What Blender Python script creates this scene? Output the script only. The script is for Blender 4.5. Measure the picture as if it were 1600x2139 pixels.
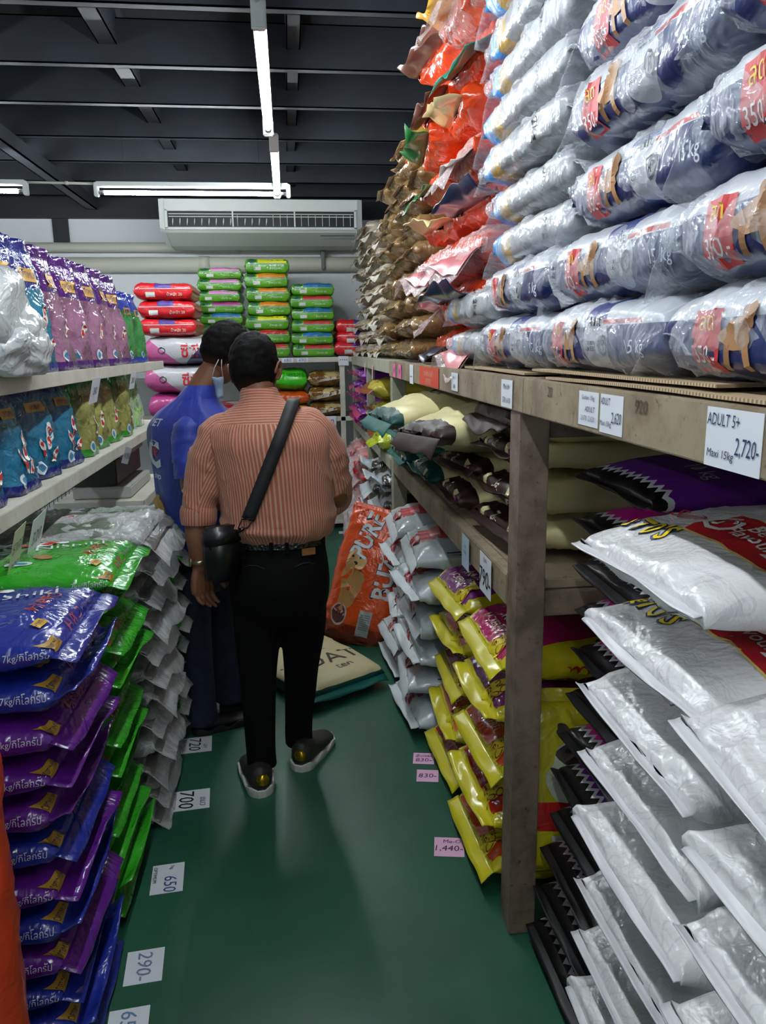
import bpy, bmesh, math, random
from mathutils import Vector, Matrix, Euler, noise

# ------------------------------------------------------------------ camera, light, exposure
S = bpy.context.scene
for _o in list(bpy.data.objects): bpy.data.objects.remove(_o)
COL = S.collection
PI = math.pi
def R(d): return math.radians(d)

YAW, PITCH, ROLL = R(6.8), R(12.2), -0.015
fw = Vector((math.sin(YAW)*math.cos(PITCH), math.cos(YAW)*math.cos(PITCH), -math.sin(PITCH)))
rt0 = Vector((math.cos(YAW), -math.sin(YAW), 0)); up0 = rt0.cross(fw)
rt = math.cos(ROLL)*rt0 + math.sin(ROLL)*up0
up = -math.sin(ROLL)*rt0 + math.cos(ROLL)*up0
cam = bpy.data.cameras.new('camera'); camo = bpy.data.objects.new('camera', cam); COL.objects.link(camo)
cam.sensor_fit = 'VERTICAL'; cam.sensor_height = 24.0; cam.lens = 24.0*1600/2139
cam.clip_start = 0.02; cam.clip_end = 60
_m = Matrix((rt, up, -fw)).transposed().to_4x4(); _m.translation = (0, 0, 1.65)
camo.matrix_world = _m
S.camera = camo

W = bpy.data.worlds.new('world'); S.world = W; W.use_nodes = True
W.node_tree.nodes['Background'].inputs[0].default_value = (0.75, 0.85, 1.0, 1)
W.node_tree.nodes['Background'].inputs[1].default_value = 0.03
S.view_settings.view_transform = 'Standard'; S.view_settings.look = 'None'
S.view_settings.gamma = 1; S.view_settings.use_curve_mapping = False
S.view_settings.exposure = 0.7
S.cycles.max_bounces = 7; S.cycles.transparent_max_bounces = 10
S.cycles.diffuse_bounces = 3; S.cycles.glossy_bounces = 3
S.cycles.use_denoising = True
S.cycles.sample_clamp_indirect = 4.0
TUBE_POWER = 85.0          # emission strength of a fluorescent tube

# ------------------------------------------------------------------ node helpers
class V:
    """a float socket with arithmetic"""
    def __init__(s, nt, sock): s.nt, s.s = nt, sock
    def m(s, op, *o):
        n = s.nt.nodes.new('ShaderNodeMath'); n.operation = op
        s.nt.links.new(s.s, n.inputs[0])
        for i, x in enumerate(o):
            if isinstance(x, V): s.nt.links.new(x.s, n.inputs[i+1])
            else: n.inputs[i+1].default_value = x
        return V(s.nt, n.outputs[0])
    def __add__(s, o): return s.m('ADD', o)
    def __sub__(s, o): return s.m('SUBTRACT', o)
    def __mul__(s, o): return s.m('MULTIPLY', o)
    def __truediv__(s, o): return s.m('DIVIDE', o)
    def __gt__(s, o): return s.m('GREATER_THAN', o)
    def __lt__(s, o): return s.m('LESS_THAN', o)
    def min(s, o): return s.m('MINIMUM', o)
    def max(s, o): return s.m('MAXIMUM', o)
    def abs(s): return s.m('ABSOLUTE')
    def neg(s): return s.m('MULTIPLY', -1.0)
    def inv(s): return (s*-1.0)+1.0
    def sin(s): return s.m('SINE')
    def tri(s, per): return s.m('PINGPONG', per/2.0)     # triangle wave 0..per/2
    def pow(s, e): return s.m('POWER', e)
    def clamp(s): return s.max(0.0).min(1.0)
    def step(s, a, b):                                    # smooth 0..1 from a to b
        n = s.nt.nodes.new('ShaderNodeMapRange'); n.interpolation_type = 'SMOOTHSTEP'
        s.nt.links.new(s.s, n.inputs[0]); n.inputs[1].default_value = a; n.inputs[2].default_value = b
        return V(s.nt, n.outputs[0])

class G:
    """one material graph: coordinates, noises, colour mixing"""
    def __init__(g, nt, dims=(2, 2, 2), coord='Object'):
        g.nt = nt; tc = nt.nodes.new('ShaderNodeTexCoord'); g.tc = tc
        g.vec = tc.outputs[coord]
        sx = nt.nodes.new('ShaderNodeSeparateXYZ'); nt.links.new(g.vec, sx.inputs[0])
        g.x, g.y, g.z = (V(nt, sx.outputs[i]) for i in range(3))
        g.X, g.Y, g.Z = g.x*(2.0/dims[0]), g.y*(2.0/dims[1]), g.z*(2.0/dims[2])
        uv = nt.nodes.new('ShaderNodeSeparateXYZ'); nt.links.new(tc.outputs['UV'], uv.inputs[0])
        g.U, g.Vv = V(nt, uv.outputs[0]), V(nt, uv.outputs[1])
    def noise(g, scale, detail=2, rough=.5, dist=0, st=None, color=False, off=None):
        n = g.nt.nodes.new('ShaderNodeTexNoise'); n.inputs['Scale'].default_value = scale
        n.inputs['Detail'].default_value = detail; n.inputs['Roughness'].default_value = rough
        n.inputs['Distortion'].default_value = dist
        src = g.vec
        if st or off:
            mp = g.nt.nodes.new('ShaderNodeMapping'); g.nt.links.new(src, mp.inputs[0])
            if st: mp.inputs['Scale'].default_value = st
            if off: mp.inputs['Location'].default_value = off
            src = mp.outputs[0]
        g.nt.links.new(src, n.inputs['Vector'])
        return n.outputs['Color'] if color else V(g.nt, n.outputs[0])
    def voronoi(g, scale, feature='F1', st=None):
        n = g.nt.nodes.new('ShaderNodeTexVoronoi'); n.feature = feature; n.inputs['Scale'].default_value = scale
        src = g.vec
        if st:
            mp = g.nt.nodes.new('ShaderNodeMapping'); g.nt.links.new(src, mp.inputs[0]); mp.inputs['Scale'].default_value = st; src = mp.outputs[0]
        g.nt.links.new(src, n.inputs['Vector'])
        return V(g.nt, n.outputs['Distance'])
    def rand(g):
        n = g.nt.nodes.new('ShaderNodeObjectInfo'); return V(g.nt, n.outputs['Random'])
    def col(g, c):
        if isinstance(c, (tuple, list)):
            n = g.nt.nodes.new('ShaderNodeRGB'); n.outputs[0].default_value = (*c[:3], 1); return n.outputs[0]
        return c
    def mix(g, fac, a, b):
        n = g.nt.nodes.new('ShaderNodeMix'); n.data_type = 'RGBA'
        if isinstance(fac, V): g.nt.links.new(fac.s, n.inputs[0])
        else: n.inputs[0].default_value = fac
        for i, c in ((6, a), (7, b)):
            if isinstance(c, (tuple, list)): n.inputs[i].default_value = (*c[:3], 1)
            else: g.nt.links.new(c, n.inputs[i])
        return n.outputs[2]
    def rect(g, a, a0, a1, b, b0, b1):
        return (a > a0)*(a < a1)*(b > b0)*(b < b1)
    def ell(g, a, ac, ar, b, bc, br):
        p = (a-ac)*(1.0/ar); q = (b-bc)*(1.0/br)
        return (p*p+q*q) < 1.0

def srgb(h):
    h = h.lstrip('#'); r = []
    for i in (0, 2, 4):
        c = int(h[i:i+2], 16)/255; r.append(c/12.92 if c <= .04045 else ((c+.055)/1.055)**2.4)
    return tuple(r)

MATS = {}
def mat(name, color, rough=.5, metal=0, spec=.5, coat=0, dims=(2, 2, 2), bump=None, bstr=.3, bdist=.01, coord='Object', alpha=None, sheen=0):
    """color: tuple, hex or function(g) -> colour socket; bump: function(g) -> V"""
    if name in MATS: return MATS[name]
    m = bpy.data.materials.new(name); m.use_nodes = True; nt = m.node_tree
    b = nt.nodes['Principled BSDF']; g = G(nt, dims, coord) if (callable(color) or bump or callable(rough)) else None
    if isinstance(color, str): color = srgb(color)
    if callable(color): nt.links.new(g.col(color(g)), b.inputs['Base Color'])
    else: b.inputs['Base Color'].default_value = (*color, 1)
    if callable(rough): nt.links.new(rough(g).s, b.inputs['Roughness'])
    else: b.inputs['Roughness'].default_value = rough
    b.inputs['Metallic'].default_value = metal; b.inputs['Specular IOR Level'].default_value = spec
    b.inputs['Coat Weight'].default_value = coat; b.inputs['Coat Roughness'].default_value = .12
    if sheen: b.inputs['Sheen Weight'].default_value = sheen
    if bump:
        bn = nt.nodes.new('ShaderNodeBump'); bn.inputs['Strength'].default_value = bstr; bn.inputs['Distance'].default_value = bdist
        nt.links.new(bump(g).s, bn.inputs['Height']); nt.links.new(bn.outputs[0], b.inputs['Normal'])
        if coat: nt.links.new(bn.outputs[0], b.inputs['Coat Normal'])
    MATS[name] = m
    return m
def emit(name, c, s):
    if name in MATS: return MATS[name]
    m = bpy.data.materials.new(name); m.use_nodes = True; nt = m.node_tree; nt.nodes.clear()
    e = nt.nodes.new('ShaderNodeEmission'); o = nt.nodes.new('ShaderNodeOutputMaterial')
    e.inputs[0].default_value = (*c, 1); e.inputs[1].default_value = s; nt.links.new(e.outputs[0], o.inputs[0])
    MATS[name] = m; return m
def ink(h, rough=.45): return mat('ink_'+h.strip('#'), srgb(h), rough)

# ------------------------------------------------------------------ mesh helpers
class MB:
    def __init__(s): s.v, s.f, s.mi, s.uv = [], [], [], {}
    def add(s, vs, fs, mi=0):
        o = len(s.v); s.v += [tuple(v) for v in vs]; s.f += [tuple(i+o for i in f) for f in fs]; s.mi += [mi]*len(fs)
        return s
    def box(s, a, b, mi=0, rot=None, bev=0):
        x0, y0, z0 = a; x1, y1, z1 = b
        if bev:
            bm = bmesh.new(); bmesh.ops.create_cube(bm, size=1)
            bmesh.ops.scale(bm, vec=(x1-x0, y1-y0, z1-z0), verts=bm.verts)
            bmesh.ops.translate(bm, vec=((x0+x1)/2, (y0+y1)/2, (z0+z1)/2), verts=bm.verts)
            bmesh.ops.bevel(bm, geom=bm.edges[:], offset=bev, segments=2, affect='EDGES')
            bm.verts.index_update()
            vs = [v.co.copy() for v in bm.verts]; fs = [[v.index for v in f.verts] for f in bm.faces]; bm.free()
        else:
            vs = [Vector(p) for p in ((x0, y0, z0), (x1, y0, z0), (x1, y1, z0), (x0, y1, z0), (x0, y0, z1), (x1, y0, z1), (x1, y1, z1), (x0, y1, z1))]
            fs = [(0, 3, 2, 1), (4, 5, 6, 7), (0, 1, 5, 4), (1, 2, 6, 5), (2, 3, 7, 6), (3, 0, 4, 7)]
        if rot: vs = [rot @ v for v in vs]
        return s.add(vs, fs, mi)
    def tube(s, pts, r, n=10, mi=0, caps=True, flat=1.0):
        pts = [Vector(p) for p in pts]; rings = []; prev = None
        for i, p in enumerate(pts):
            d = (pts[min(i+1, len(pts)-1)]-pts[max(i-1, 0)]).normalized()
            if prev is None:
                a = Vector((0, 0, 1)) if abs(d.z) < .9 else Vector((1, 0, 0)); u = d.cross(a).normalized()
            else: u = (prev-d*prev.dot(d)).normalized()
            prev = u; w = d.cross(u); rr = r[i] if isinstance(r, (list, tuple)) else r
            rings.append([p+u*math.cos(2*PI*k/n)*rr+w*math.sin(2*PI*k/n)*rr*flat for k in range(n)])
        return s.loft(rings, mi, caps)
    def loft(s, rings, mi=0, caps=True, close=True):
        n = len(rings[0]); vs = [p for r_ in rings for p in r_]; fs = []
        for i in range(len(rings)-1):
            for k in range(n if close else n-1):
                a = i*n+k; b = i*n+(k+1) % n
                fs.append((a, b, b+n, a+n))
        if caps: fs.append(tuple(range(n))[::-1]); fs.append(tuple(range((len(rings)-1)*n, len(rings)*n)))
        return s.add(vs, fs, mi)
    def ball(s, c, r, n=12, m=8, mi=0):
        r = r if isinstance(r, (tuple, list, Vector)) else (r, r, r); c = Vector(c)
        rings = [[c+Vector((r[0]*math.sin(PI*(j+.02)/(m+.04))*math.cos(2*PI*k/n), r[1]*math.sin(PI*(j+.02)/(m+.04))*math.sin(2*PI*k/n), -r[2]*math.cos(PI*j/m))) for k in range(n)] for j in range(m+1)]
        return s.loft(rings, mi)
    def xf(s, M):
        s.v = [tuple(M @ Vector(v)) for v in s.v]; return s
    def mesh(s, name, mats, smooth=False, uvs=None):
        me = bpy.data.meshes.new(name); me.from_pydata(s.v, [], s.f)
        for m in (mats if isinstance(mats, (list, tuple)) else [mats]): me.materials.append(m)
        if any(s.mi): me.polygons.foreach_set('material_index', s.mi)
        if smooth: me.polygons.foreach_set('use_smooth', [True]*len(me.polygons))
        if uvs:
            l = me.uv_layers.new(name='UVMap')
            for i, lp in enumerate(me.loops): l.data[i].uv = uvs[lp.vertex_index]
        me.update()
        return me
    def build(s, name, mats, parent=None, smooth=False, uvs=None, loc=None, rot=None):
        return link(name, s.mesh(name, mats, smooth, uvs), parent, loc, rot)
def link(name, me, parent=None, loc=None, rot=None):
    o = bpy.data.objects.new(name, me); COL.objects.link(o)
    if parent: o.parent = parent
    if loc is not None: o.location = loc
    if rot is not None: o.rotation_euler = rot
    return o
def tag(o, label=None, cat=None, group=None, kind=None):
    if label: o['label'] = label
    if cat: o['category'] = cat
    if group: o['group'] = group
    if kind: o['kind'] = kind
    return o
def empty(name, loc=(0, 0, 0), rz=0):
    o = bpy.data.objects.new(name, None); COL.objects.link(o); o.location = loc; o.rotation_euler = (0, 0, rz); o.empty_display_size = .05
    return o
def nz(x, y=0, z=0, s=1): return noise.noise(Vector((x*s, y*s, z*s)))

_TX = {}
def text_geo(txt, shear=0, res=2, bold=0):
    """glyph outline as (verts2d, faces, w, h), height 1 for capitals, centred"""
    k = (txt, shear, bold)
    if k in _TX: return _TX[k]
    c = bpy.data.curves.new('t', 'FONT'); c.body = txt; c.resolution_u = res; c.shear = shear; c.offset = bold
    c.align_x = 'CENTER'; c.align_y = 'CENTER'
    o = bpy.data.objects.new('t', c); COL.objects.link(o)
    dg = bpy.context.evaluated_depsgraph_get(); dg.update()
    me = bpy.data.meshes.new_from_object(o.evaluated_get(dg))
    vs = [(v.co.x, v.co.y) for v in me.vertices]; fs = [tuple(p.vertices) for p in me.polygons]
    bpy.data.meshes.remove(me); bpy.data.objects.remove(o); bpy.data.curves.remove(c)
    if not vs: vs = [(0, 0), (.01, 0), (0, .01)]; fs = [(0, 1, 2)]
    x0, x1 = min(v[0] for v in vs), max(v[0] for v in vs); y0, y1 = min(v[1] for v in vs), max(v[1] for v in vs)
    h = max(y1-y0, 1e-3)
    vs = [((x-(x0+x1)/2)/h, (y-(y0+y1)/2)/h) for x, y in vs]
    _TX[k] = (vs, fs, (x1-x0)/h, 1.0); return _TX[k]
# ------------------------------------------------------------------ the room
def worn(base, dirt, dark, sc=6, amt=.5):
    def f(g):
        n = g.noise(sc, 5, .65); n2 = g.noise(sc*6, 3, .6); n3 = g.noise(sc*.5, 3, .6, 1.0)
        c = g.mix(n.step(.38, .68)*amt*1.4, base, dirt)
        c = g.mix(n2.step(.6, .72)*amt, c, dark)
        return g.mix(n3.step(.55, .75)*amt, c, tuple(x*.8 for x in dirt))
    return f
M_floor = mat('green_floor_paint', lambda g: g.mix(g.noise(1.3, 5, .6).step(.3, .7), srgb('#1b4a38'), srgb('#275c47')),
              rough=lambda g: g.noise(3, 5, .6)*.3+.22, spec=.6,
              bump=lambda g: g.noise(2.2, 4, .55), bstr=.12, bdist=.02)
M_wall = mat('white_wall_paint', lambda g: g.mix(g.noise(1.0, 4).step(.3, .8), srgb('#dfe4e8'), srgb('#e8ebee')), .8)
M_ceil = mat('dark_ceiling', srgb('#10131a'), .9)
M_joist = mat('grey_painted_steel', lambda g: g.mix(g.noise(5, 3).step(.3, .7), srgb('#181c23'), srgb('#20252d')), .6)
M_strip = mat('dark_strip', srgb('#16181d'), .6)
def struct(name, mb, m, smooth=False):
    o = mb.build(name, m, None, smooth); o['kind'] = 'structure'; return o
struct('floor', MB().box((-3.2, -2.5, -.1), (3.2, 8, 0)), M_floor)
struct('wall_back', MB().box((-3.2, 7.9, 0), (3.2, 8, 3.4)), M_wall)
struct('wall_left', MB().box((-3.3, -2.5, 0), (-3.2, 8, 3.4)), M_wall)
struct('wall_right', MB().box((3.2, -2.5, 0), (3.3, 8, 3.4)), M_wall)
struct('wall_front', MB().box((-3.2, -2.6, 0), (3.2, -2.5, 3.4)), M_wall)
struct('ceiling', MB().box((-3.3, -2.6, 3.36), (3.3, 8, 3.4)), M_ceil)
# dark fascia along the top of the back wall and a dark upright strip
struct('trim_1', MB().box((-3.2, 7.84, 2.86), (3.2, 7.9, 3.36)), M_strip)
struct('trim_2', MB().box((-2.13, 7.87, 2.62), (-1.99, 7.9, 2.86)), M_strip)
# C-section joists across the room, joined by lengthwise members above them
ys = [2.2-.7*k for k in range(6)] + [2.9, 3.588, 4.297, 4.93, 5.66, 6.36, 7.07, 7.7]
for y in sorted(ys):
    m = MB(); m.box((-3.2, y-.006, 3.03), (3.2, y+.002, 3.24)); m.box((-3.2, y-.006, 3.03), (3.2, y+.05, 3.036)); m.box((-3.2, y-.006, 3.234), (3.2, y+.05, 3.24))
    m.box((-3.2, y+.044, 3.03), (3.2, y+.05, 3.045))
    j = m.build('ceiling_joist', M_joist); j['kind'] = 'structure'
for x, z, w in ((.055, 3.12, .07), (-.86, 3.12, .09), (-1.95, 3.12, .09), (1.0, 3.12, .07), (2.1, 3.12, .08)):
    m = MB(); m.box((x, -2.4, z), (x+w, 7.8, z+.006)); m.box((x, -2.4, z), (x+.006, 7.8, 3.34)); m.box((x+w-.006, -2.4, z), (x+w, 7.8, 3.34))
    j = m.build('ceiling_purlin', M_joist); j['kind'] = 'structure'
m = MB(); m.box((-1.79, 3.3, 2.93), (-1.70, 7.8, 2.94)); m.box((-1.79, 3.3, 2.93), (-1.78, 7.8, 3.03)); m.box((-1.71, 3.3, 2.93), (-1.70, 7.8, 3.03))
struct('trim_3', m, mat('pale_grey_steel', srgb('#3a3f45'), .6))

# pipes on the back wall
M_pipe = mat('cream_pipe', srgb('#d2d2c4'), .5)
def wall_pipe(z, r, x0, x1, joints, label):
    t = empty('wall_pipe', (x0, 7.9-r-.01, z)); L = x1-x0
    MB().tube([(0, 0, 0), (L, 0, 0)], r, 18).build('pipe_run', M_pipe, t, True)
    for j in joints: MB().tube([(j-x0-.05, 0, 0), (j-x0+.05, 0, 0)], r*1.13, 18).build('coupling', M_pipe, t, True)
    tag(t, label, 'pipe')
    return t
wall_pipe(2.60, .045, -3.1, 3.1, (-2.4, -.45, 1.2), 'thinner upper cream plastic pipe running along the back wall')
p = wall_pipe(2.44, .07, -3.1, 3.1, (-.75, 1.6), 'thicker lower cream plastic pipe running along the back wall')
MB().box((3.46, -.09, -.06), (3.5, .07, .22), bev=.01).build('pipe_bracket', mat('grey_bracket', srgb('#6b6f70'), .5), p)

# ------------------------------------------------------------------ fluorescent lamps
M_lamp = mat('white_lamp_metal', srgb('#c9cdcc'), .4)
M_tube = emit('lit_fluorescent_tube', (.90, .97, 1.0), TUBE_POWER)
M_cap = mat('tube_cap_metal', srgb('#8a8d90'), .3, 1)
def lamp(loc, rz, label, length=1.24):
    t = empty('fluorescent_lamp', loc, rz); h = length/2
    m = MB(); m.box((-h, -.022, .03), (h, .022, .062), bev=.004)
    m.build('housing', M_lamp, t)
    for s in (-1, 1):
        MB().box((s*h-.014, -.024, -.03), (s*h+.014, .024, .056), bev=.005).build('lamp_holder', M_lamp, t)
        MB().tube([(s*(h-.014), 0, -.004), (s*(h-.05), 0, -.004)], .013, 12).build('tube_cap', M_cap, t, True)
    MB().tube([(-h+.05, 0, -.004), (h-.05, 0, -.004)], .0135, 12).build('tube', M_tube, t, True)
    # thin rod that holds the lamp
    for s in (-1, 1): MB().tube([(s*h*.7, 0, .06), (s*h*.7, 0, 3.04-loc[2])], .0015, 6).build('hanger', M_strip, t)
    return tag(t, label, 'lamp')
G1 = 'fluorescent lamps over the aisle'
lamp((-.047, 3.30, 2.65), PI/2, 'nearer of the two bare tube lamps hanging in line with the aisle')
lamp((-.025, 4.84, 2.65), PI/2, 'farther of the two bare tube lamps hanging in line with the aisle')
lamp((-.57, 5.50, 2.66), 0, 'white tube lamp hanging crosswise just in front of the air conditioner')
lamp((-2.24, 5.47, 2.66), 0, 'tube lamp cut by the left edge of the photo')
for y, q in ((1.75, 'just above the top edge of the photo'), (.2, 'overhead, right above the viewer'), (-1.35, 'overhead, farthest behind the viewer')): tag(lamp((-.06, y, 2.65), PI/2, 'bare tube lamp '+q), group='lamps overhead behind the viewer')
for y, q in ((3.2, 'farther'), (.4, 'nearer')): tag(lamp((-2.2, y, 2.65), PI/2, q+' bare tube lamp over the neighbouring left aisle'), group='lamps over the next aisle on the left')
for y, q in ((3.0, 'farther'), (.4, 'nearer')): tag(lamp((2.3, y, 2.65), PI/2, q+' bare tube lamp over the neighbouring right aisle'), group='lamps over the next aisle on the right')
M_cond = mat('cream_conduit', srgb('#b7b8ad'), .5)
def conduit(a, b, label):
    o = MB().tube([a, b], .008, 10).build('cable_conduit', M_cond, None, True); return tag(o, label, 'conduit')
conduit((-.055, 2.38, 2.70), (-.05, 2.70, 2.70), 'thin pale conduit feeding the nearer aisle lamp at the top of the photo')
conduit((-.04, 3.93, 2.70), (-.035, 4.2, 2.70), 'short conduit joining the two lamps in line with the aisle')
m = MB().tube([(-1.61, 5.47, 2.71), (-1.20, 5.50, 2.71)], .008, 10); m.tube([(-1.38, 5.485, 2.71), (-1.36, 5.485, 2.71)], .012, 10)
tag(m.build('cable_conduit', M_cond, None, True), 'pale conduit joining the two crosswise lamps on the left', 'conduit')

# ------------------------------------------------------------------ air conditioner under the ceiling
ac = empty('air_conditioner', (-.17, 7.1, 2.56)); tag(ac, 'long white ceiling air conditioner with open louvre on the back wall', 'air conditioner')
M_ac = mat('white_ac_plastic', srgb('#dcdfdb'), .45); M_acd = mat('dark_grille', srgb('#14171a'), .5)
hw = .87
prof = [(0, .345), (0, .10), (.03, .075), (.33, .0), (.62, -.0), (.72, .03), (.72, .345)]    # (depth, height)
m = MB(); m.loft([[Vector((x, d, z)) for d, z in prof] for x in (-hw+.03, hw-.03)])
m.build('casing', M_ac, ac)
for s in (-1, 1):
    pr = [(d if d > 0 else -.012, z+(0 if z > .2 else -.006)) for d, z in prof]
    MB().loft([[Vector((s*hw-s*.045, d, z)) for d, z in pr], [Vector((s*hw, d+(.02 if d < .1 else 0), z+(.02 if z < .1 else 0))) for d, z in pr]]).build('end_cap', M_ac, ac)
MB().box((-hw+.07, -.004, .115), (hw-.07, .004, .245)).build('air_outlet', M_acd, ac)
m = MB(); m.box((-hw+.05, -.02, .245), (hw-.05, 0, .262), bev=.003); m.box((-hw+.05, -.02, .095), (hw-.05, 0, .115), bev=.003)
for s in (-1, 1): m.box((s*(hw-.06)-.012, -.02, .10), (s*(hw-.06)+.012, 0, .26), bev=.003)
m.build('outlet_frame', M_ac, ac)
for k in range(26):
    x = -hw+.11+k*.061
    if k < 9 or 9 < k < 14:
        m = MB().tube([(x, -.008, .13), (x+.004, -.012, .16), (x+.006, -.008, .185)], [.008, .02, .014], 8, flat=.3)
    else: m = MB().box((x-.002, -.012, .125), (x+.002, -.002, .215))
    m.build('louvre_fin', M_ac, ac, k < 14)
for z in (.20, .222): MB().tube([(-hw+.08, -.014, z), (hw-.08, -.014, z)], .004, 6).build('louvre_rod', M_ac, ac)
for x in (-.25, .28): MB().box((x-.006, -.02, .12), (x+.006, -.004, .245)).build('louvre_bracket', M_ac, ac)
MB().box((.5, -.0, .045), (.8, .012, .05), rot=Matrix.Rotation(0, 3, 'X')).build('name_strip', M_acd, ac)

# ------------------------------------------------------------------ racks
M_rust = mat('worn_beige_paint', worn(srgb('#8d8069'), srgb('#6b5a45'), srgb('#33261b'), 7, .6), .7, bump=lambda g: g.noise(40, 4), bstr=.3, bdist=.004)
M_rust2 = mat('worn_brown_paint', worn(srgb('#79695a'), srgb('#54443a'), srgb('#2a2019'), 9, .65), .6, bump=lambda g: g.noise(50, 4), bstr=.3, bdist=.004)
M_pale = mat('worn_greenish_paint', worn(srgb('#9a9b88'), srgb('#7d7b66'), srgb('#4b4436'), 8, .45), .65)
M_board = mat('shelf_board', worn(srgb('#8f7f67'), srgb('#6c5a46'), srgb('#3a2d22'), 5, .5), .8)
M_card = mat('cardboard', worn(srgb('#a8916f'), srgb('#8c7556'), srgb('#5c4935'), 4, .4), .85)
M_wpaint = mat('white_shelf_paint', worn(srgb('#c4c2b6'), srgb('#a5a292'), srgb('#6a6456'), 7, .35), .55)

rk = empty('storage_rack', (.56, 1.83, 0)); tag(rk, 'large worn beige rack filling the right side of the aisle', 'rack')
def part(name, a, b, m, parent, bev=.003):
    o = parent.location; return MB().box(tuple(a[i]-o[i] for i in range(3)), tuple(b[i]-o[i] for i in range(3)), bev=bev).build(name, m, parent)
for y in (1.83, 4.19):
    part('post', (.562, y, 0), (.637, y+.09, 1.487), M_rust2 if y < 2 else M_pale, rk)
for y in (-.6, 1.83, 4.19): part('post', (1.62, y, 0), (1.70, y+.09, 1.487), M_rust2, rk)
part('top_beam', (.555, -.6, 1.487), (.595, 1.795, 1.572), M_rust, rk)
part('top_beam', (.557, 1.80, 1.487), (.597, 4.28, 1.572), M_rust, rk)
part('rear_beam', (1.66, -.6, 1.487), (1.70, 4.28, 1.572), M_rust, rk)
part('shelf_board', (.6, -.6, 1.55), (1.66, 4.28, 1.571), M_board, rk)
part('shelf_beam', (.562, 1.93, .957), (.60, 4.19, 1.045), M_rust, rk)
part('shelf_beam', (1.66, 1.93, .957), (1.70, 4.19, 1.045), M_rust, rk)
part('shelf_board', (.60, 1.86, 1.02), (1.66, 4.19, 1.043), M_board, rk)
part('cross_beam', (.64, 1.845, .95), (1.62, 1.90, 1.018), M_rust2, rk)
part('cross_beam', (.64, 1.845, 1.42), (1.62, 1.90, 1.486), M_rust2, rk)
part('cross_beam', (.64, 4.2, .95), (1.62, 4.25, 1.018), M_pale, rk)
# card sheets lying on the top shelf, their corrugated edges showing
M_cardedge = mat('corrugated_card', lambda g: g.mix(((g.y*700).sin() > 0), srgb('#7d6a52'), srgb('#b7a07e')), .85)
def card(a, b, z, rz, label):
    w, l = (b[0]-a[0])/2, (b[1]-a[1])/2; m = MB()
    nx = 10; rings = []
    for i in range(nx+1):
        y = -l+2*l*i/nx; dz = .004*nz(y*2, a[1]*3)
        rings.append([Vector((-w+.008*nz(y*5, 3), y, dz)), Vector((w, y, dz)), Vector((w, y, dz+.005)), Vector((-w+.008*nz(y*5, 3), y, dz+.005))])
    m.loft(rings); o = m.build('cardboard_sheet', [M_cardedge], None, loc=((a[0]+b[0])/2, (a[1]+b[1])/2, z+.004), rot=(0, 0, rz))
    return tag(o, label, 'cardboard', 'flattened card sheets under the top sacks')
card((.562, .25), (1.3, 1.66), 1.572, 0, 'flattened card sheet under the nearest clear wrapped sacks')
card((.575, 1.0), (1.3, 1.78), 1.584, .012, 'second card sheet lying on the nearest card sheet')
card((.575, 1.85), (1.3, 2.5), 1.572, -.01, 'smaller flattened card sheet under the sacks beyond the beam joint')

rf = empty('storage_rack', (.56, 5.6, 0)); tag(rf, 'pale greenish rack beyond the worn beige rack', 'rack')
for y in (5.56, 6.82): part('post', (.562, y, 0), (.62, y+.05, 1.50), M_pale, rf)
for y in (5.56, 6.82): part('post', (1.55, y, 0), (1.61, y+.05, 1.50), M_pale, rf)
part('top_beam', (.56, 4.29, 1.50), (.60, 6.86, 1.572), M_pale, rf)
part('shelf_board', (.60, 4.29, 1.55), (1.6, 6.86, 1.571), M_pale, rf)
part('shelf_beam', (.56, 4.29, .955), (.60, 6.86, 1.02), M_pale, rf)
part('shelf_board', (.60, 4.29, .995), (1.6, 6.86, 1.018), M_pale, rf)
part('kick_board', (.60, 4.29, .0), (.62, 6.86, .03), M_pale, rf)

rb = empty('storage_rack', (.5, 6.9, 0)); tag(rb, 'white painted rack along the back wall', 'rack')
for x in (-2.2, -.85, .455, 1.9):
    part('post', (x, 6.9, 0), (x+.045, 6.945, 1.52), M_wpaint, rb); part('post', (x, 7.5, 0), (x+.045, 7.545, 1.52), M_wpaint, rb)
part('top_shelf', (-2.2, 6.895, 1.522), (1.95, 7.55, 1.565), M_wpaint, rb)
part('middle_shelf', (-2.2, 6.9, 1.00), (1.95, 7.55, 1.04), M_wpaint, rb)
part('bottom_shelf', (-2.2, 6.92, .05), (1.95, 7.55, .08), M_wpaint, rb)

rl = empty('gondola_rack', (-.75, 2.0, 0)); tag(rl, 'white metal gondola shelving on the left', 'rack')
def mshelf(z, y0, y1, d=.45):
    part('shelf', (-.75-d, y0, z-.03), (-.755, y1, z), M_wpaint, rl, .002)
    part('price_rail', (-.757, y0, z-.042), (-.748, y1, z+.004), M_wpaint, rl, .002)
mshelf(1.58, .4, 4.86); mshelf(1.235, .4, 4.82); mshelf(.90, 3.95, 4.82)
for y in (.4, 2.6, 4.8): part('upright', (-1.22, y, 0), (-1.19, y+.04, 2.1), M_wpaint, rl)
part('upright', (-1.17, 3.42, .0), (-1.12, 3.46, 1.2), mat('raw_wood', srgb('#8a6a42'), .7), rl)
part("top_shelf", (-1.5, 1.2, 1.985), (-1.12, 4.1, 2.01), M_wpaint, rl, .002)
m = MB()
for k in range(60): m.tube([(-.44, -1.5+k*.07, .9), (-.44, -1.5+k*.07, 1.2)], .002, 5)
for k in range(6): m.tube([(-.44, -1.5, .92+k*.055), (-.44, 2.7, .92+k*.055)], .002, 5)
m.build('wire_mesh_panel', mat('mesh_wire', srgb('#55584f'), .5, .5), rl)
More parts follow.
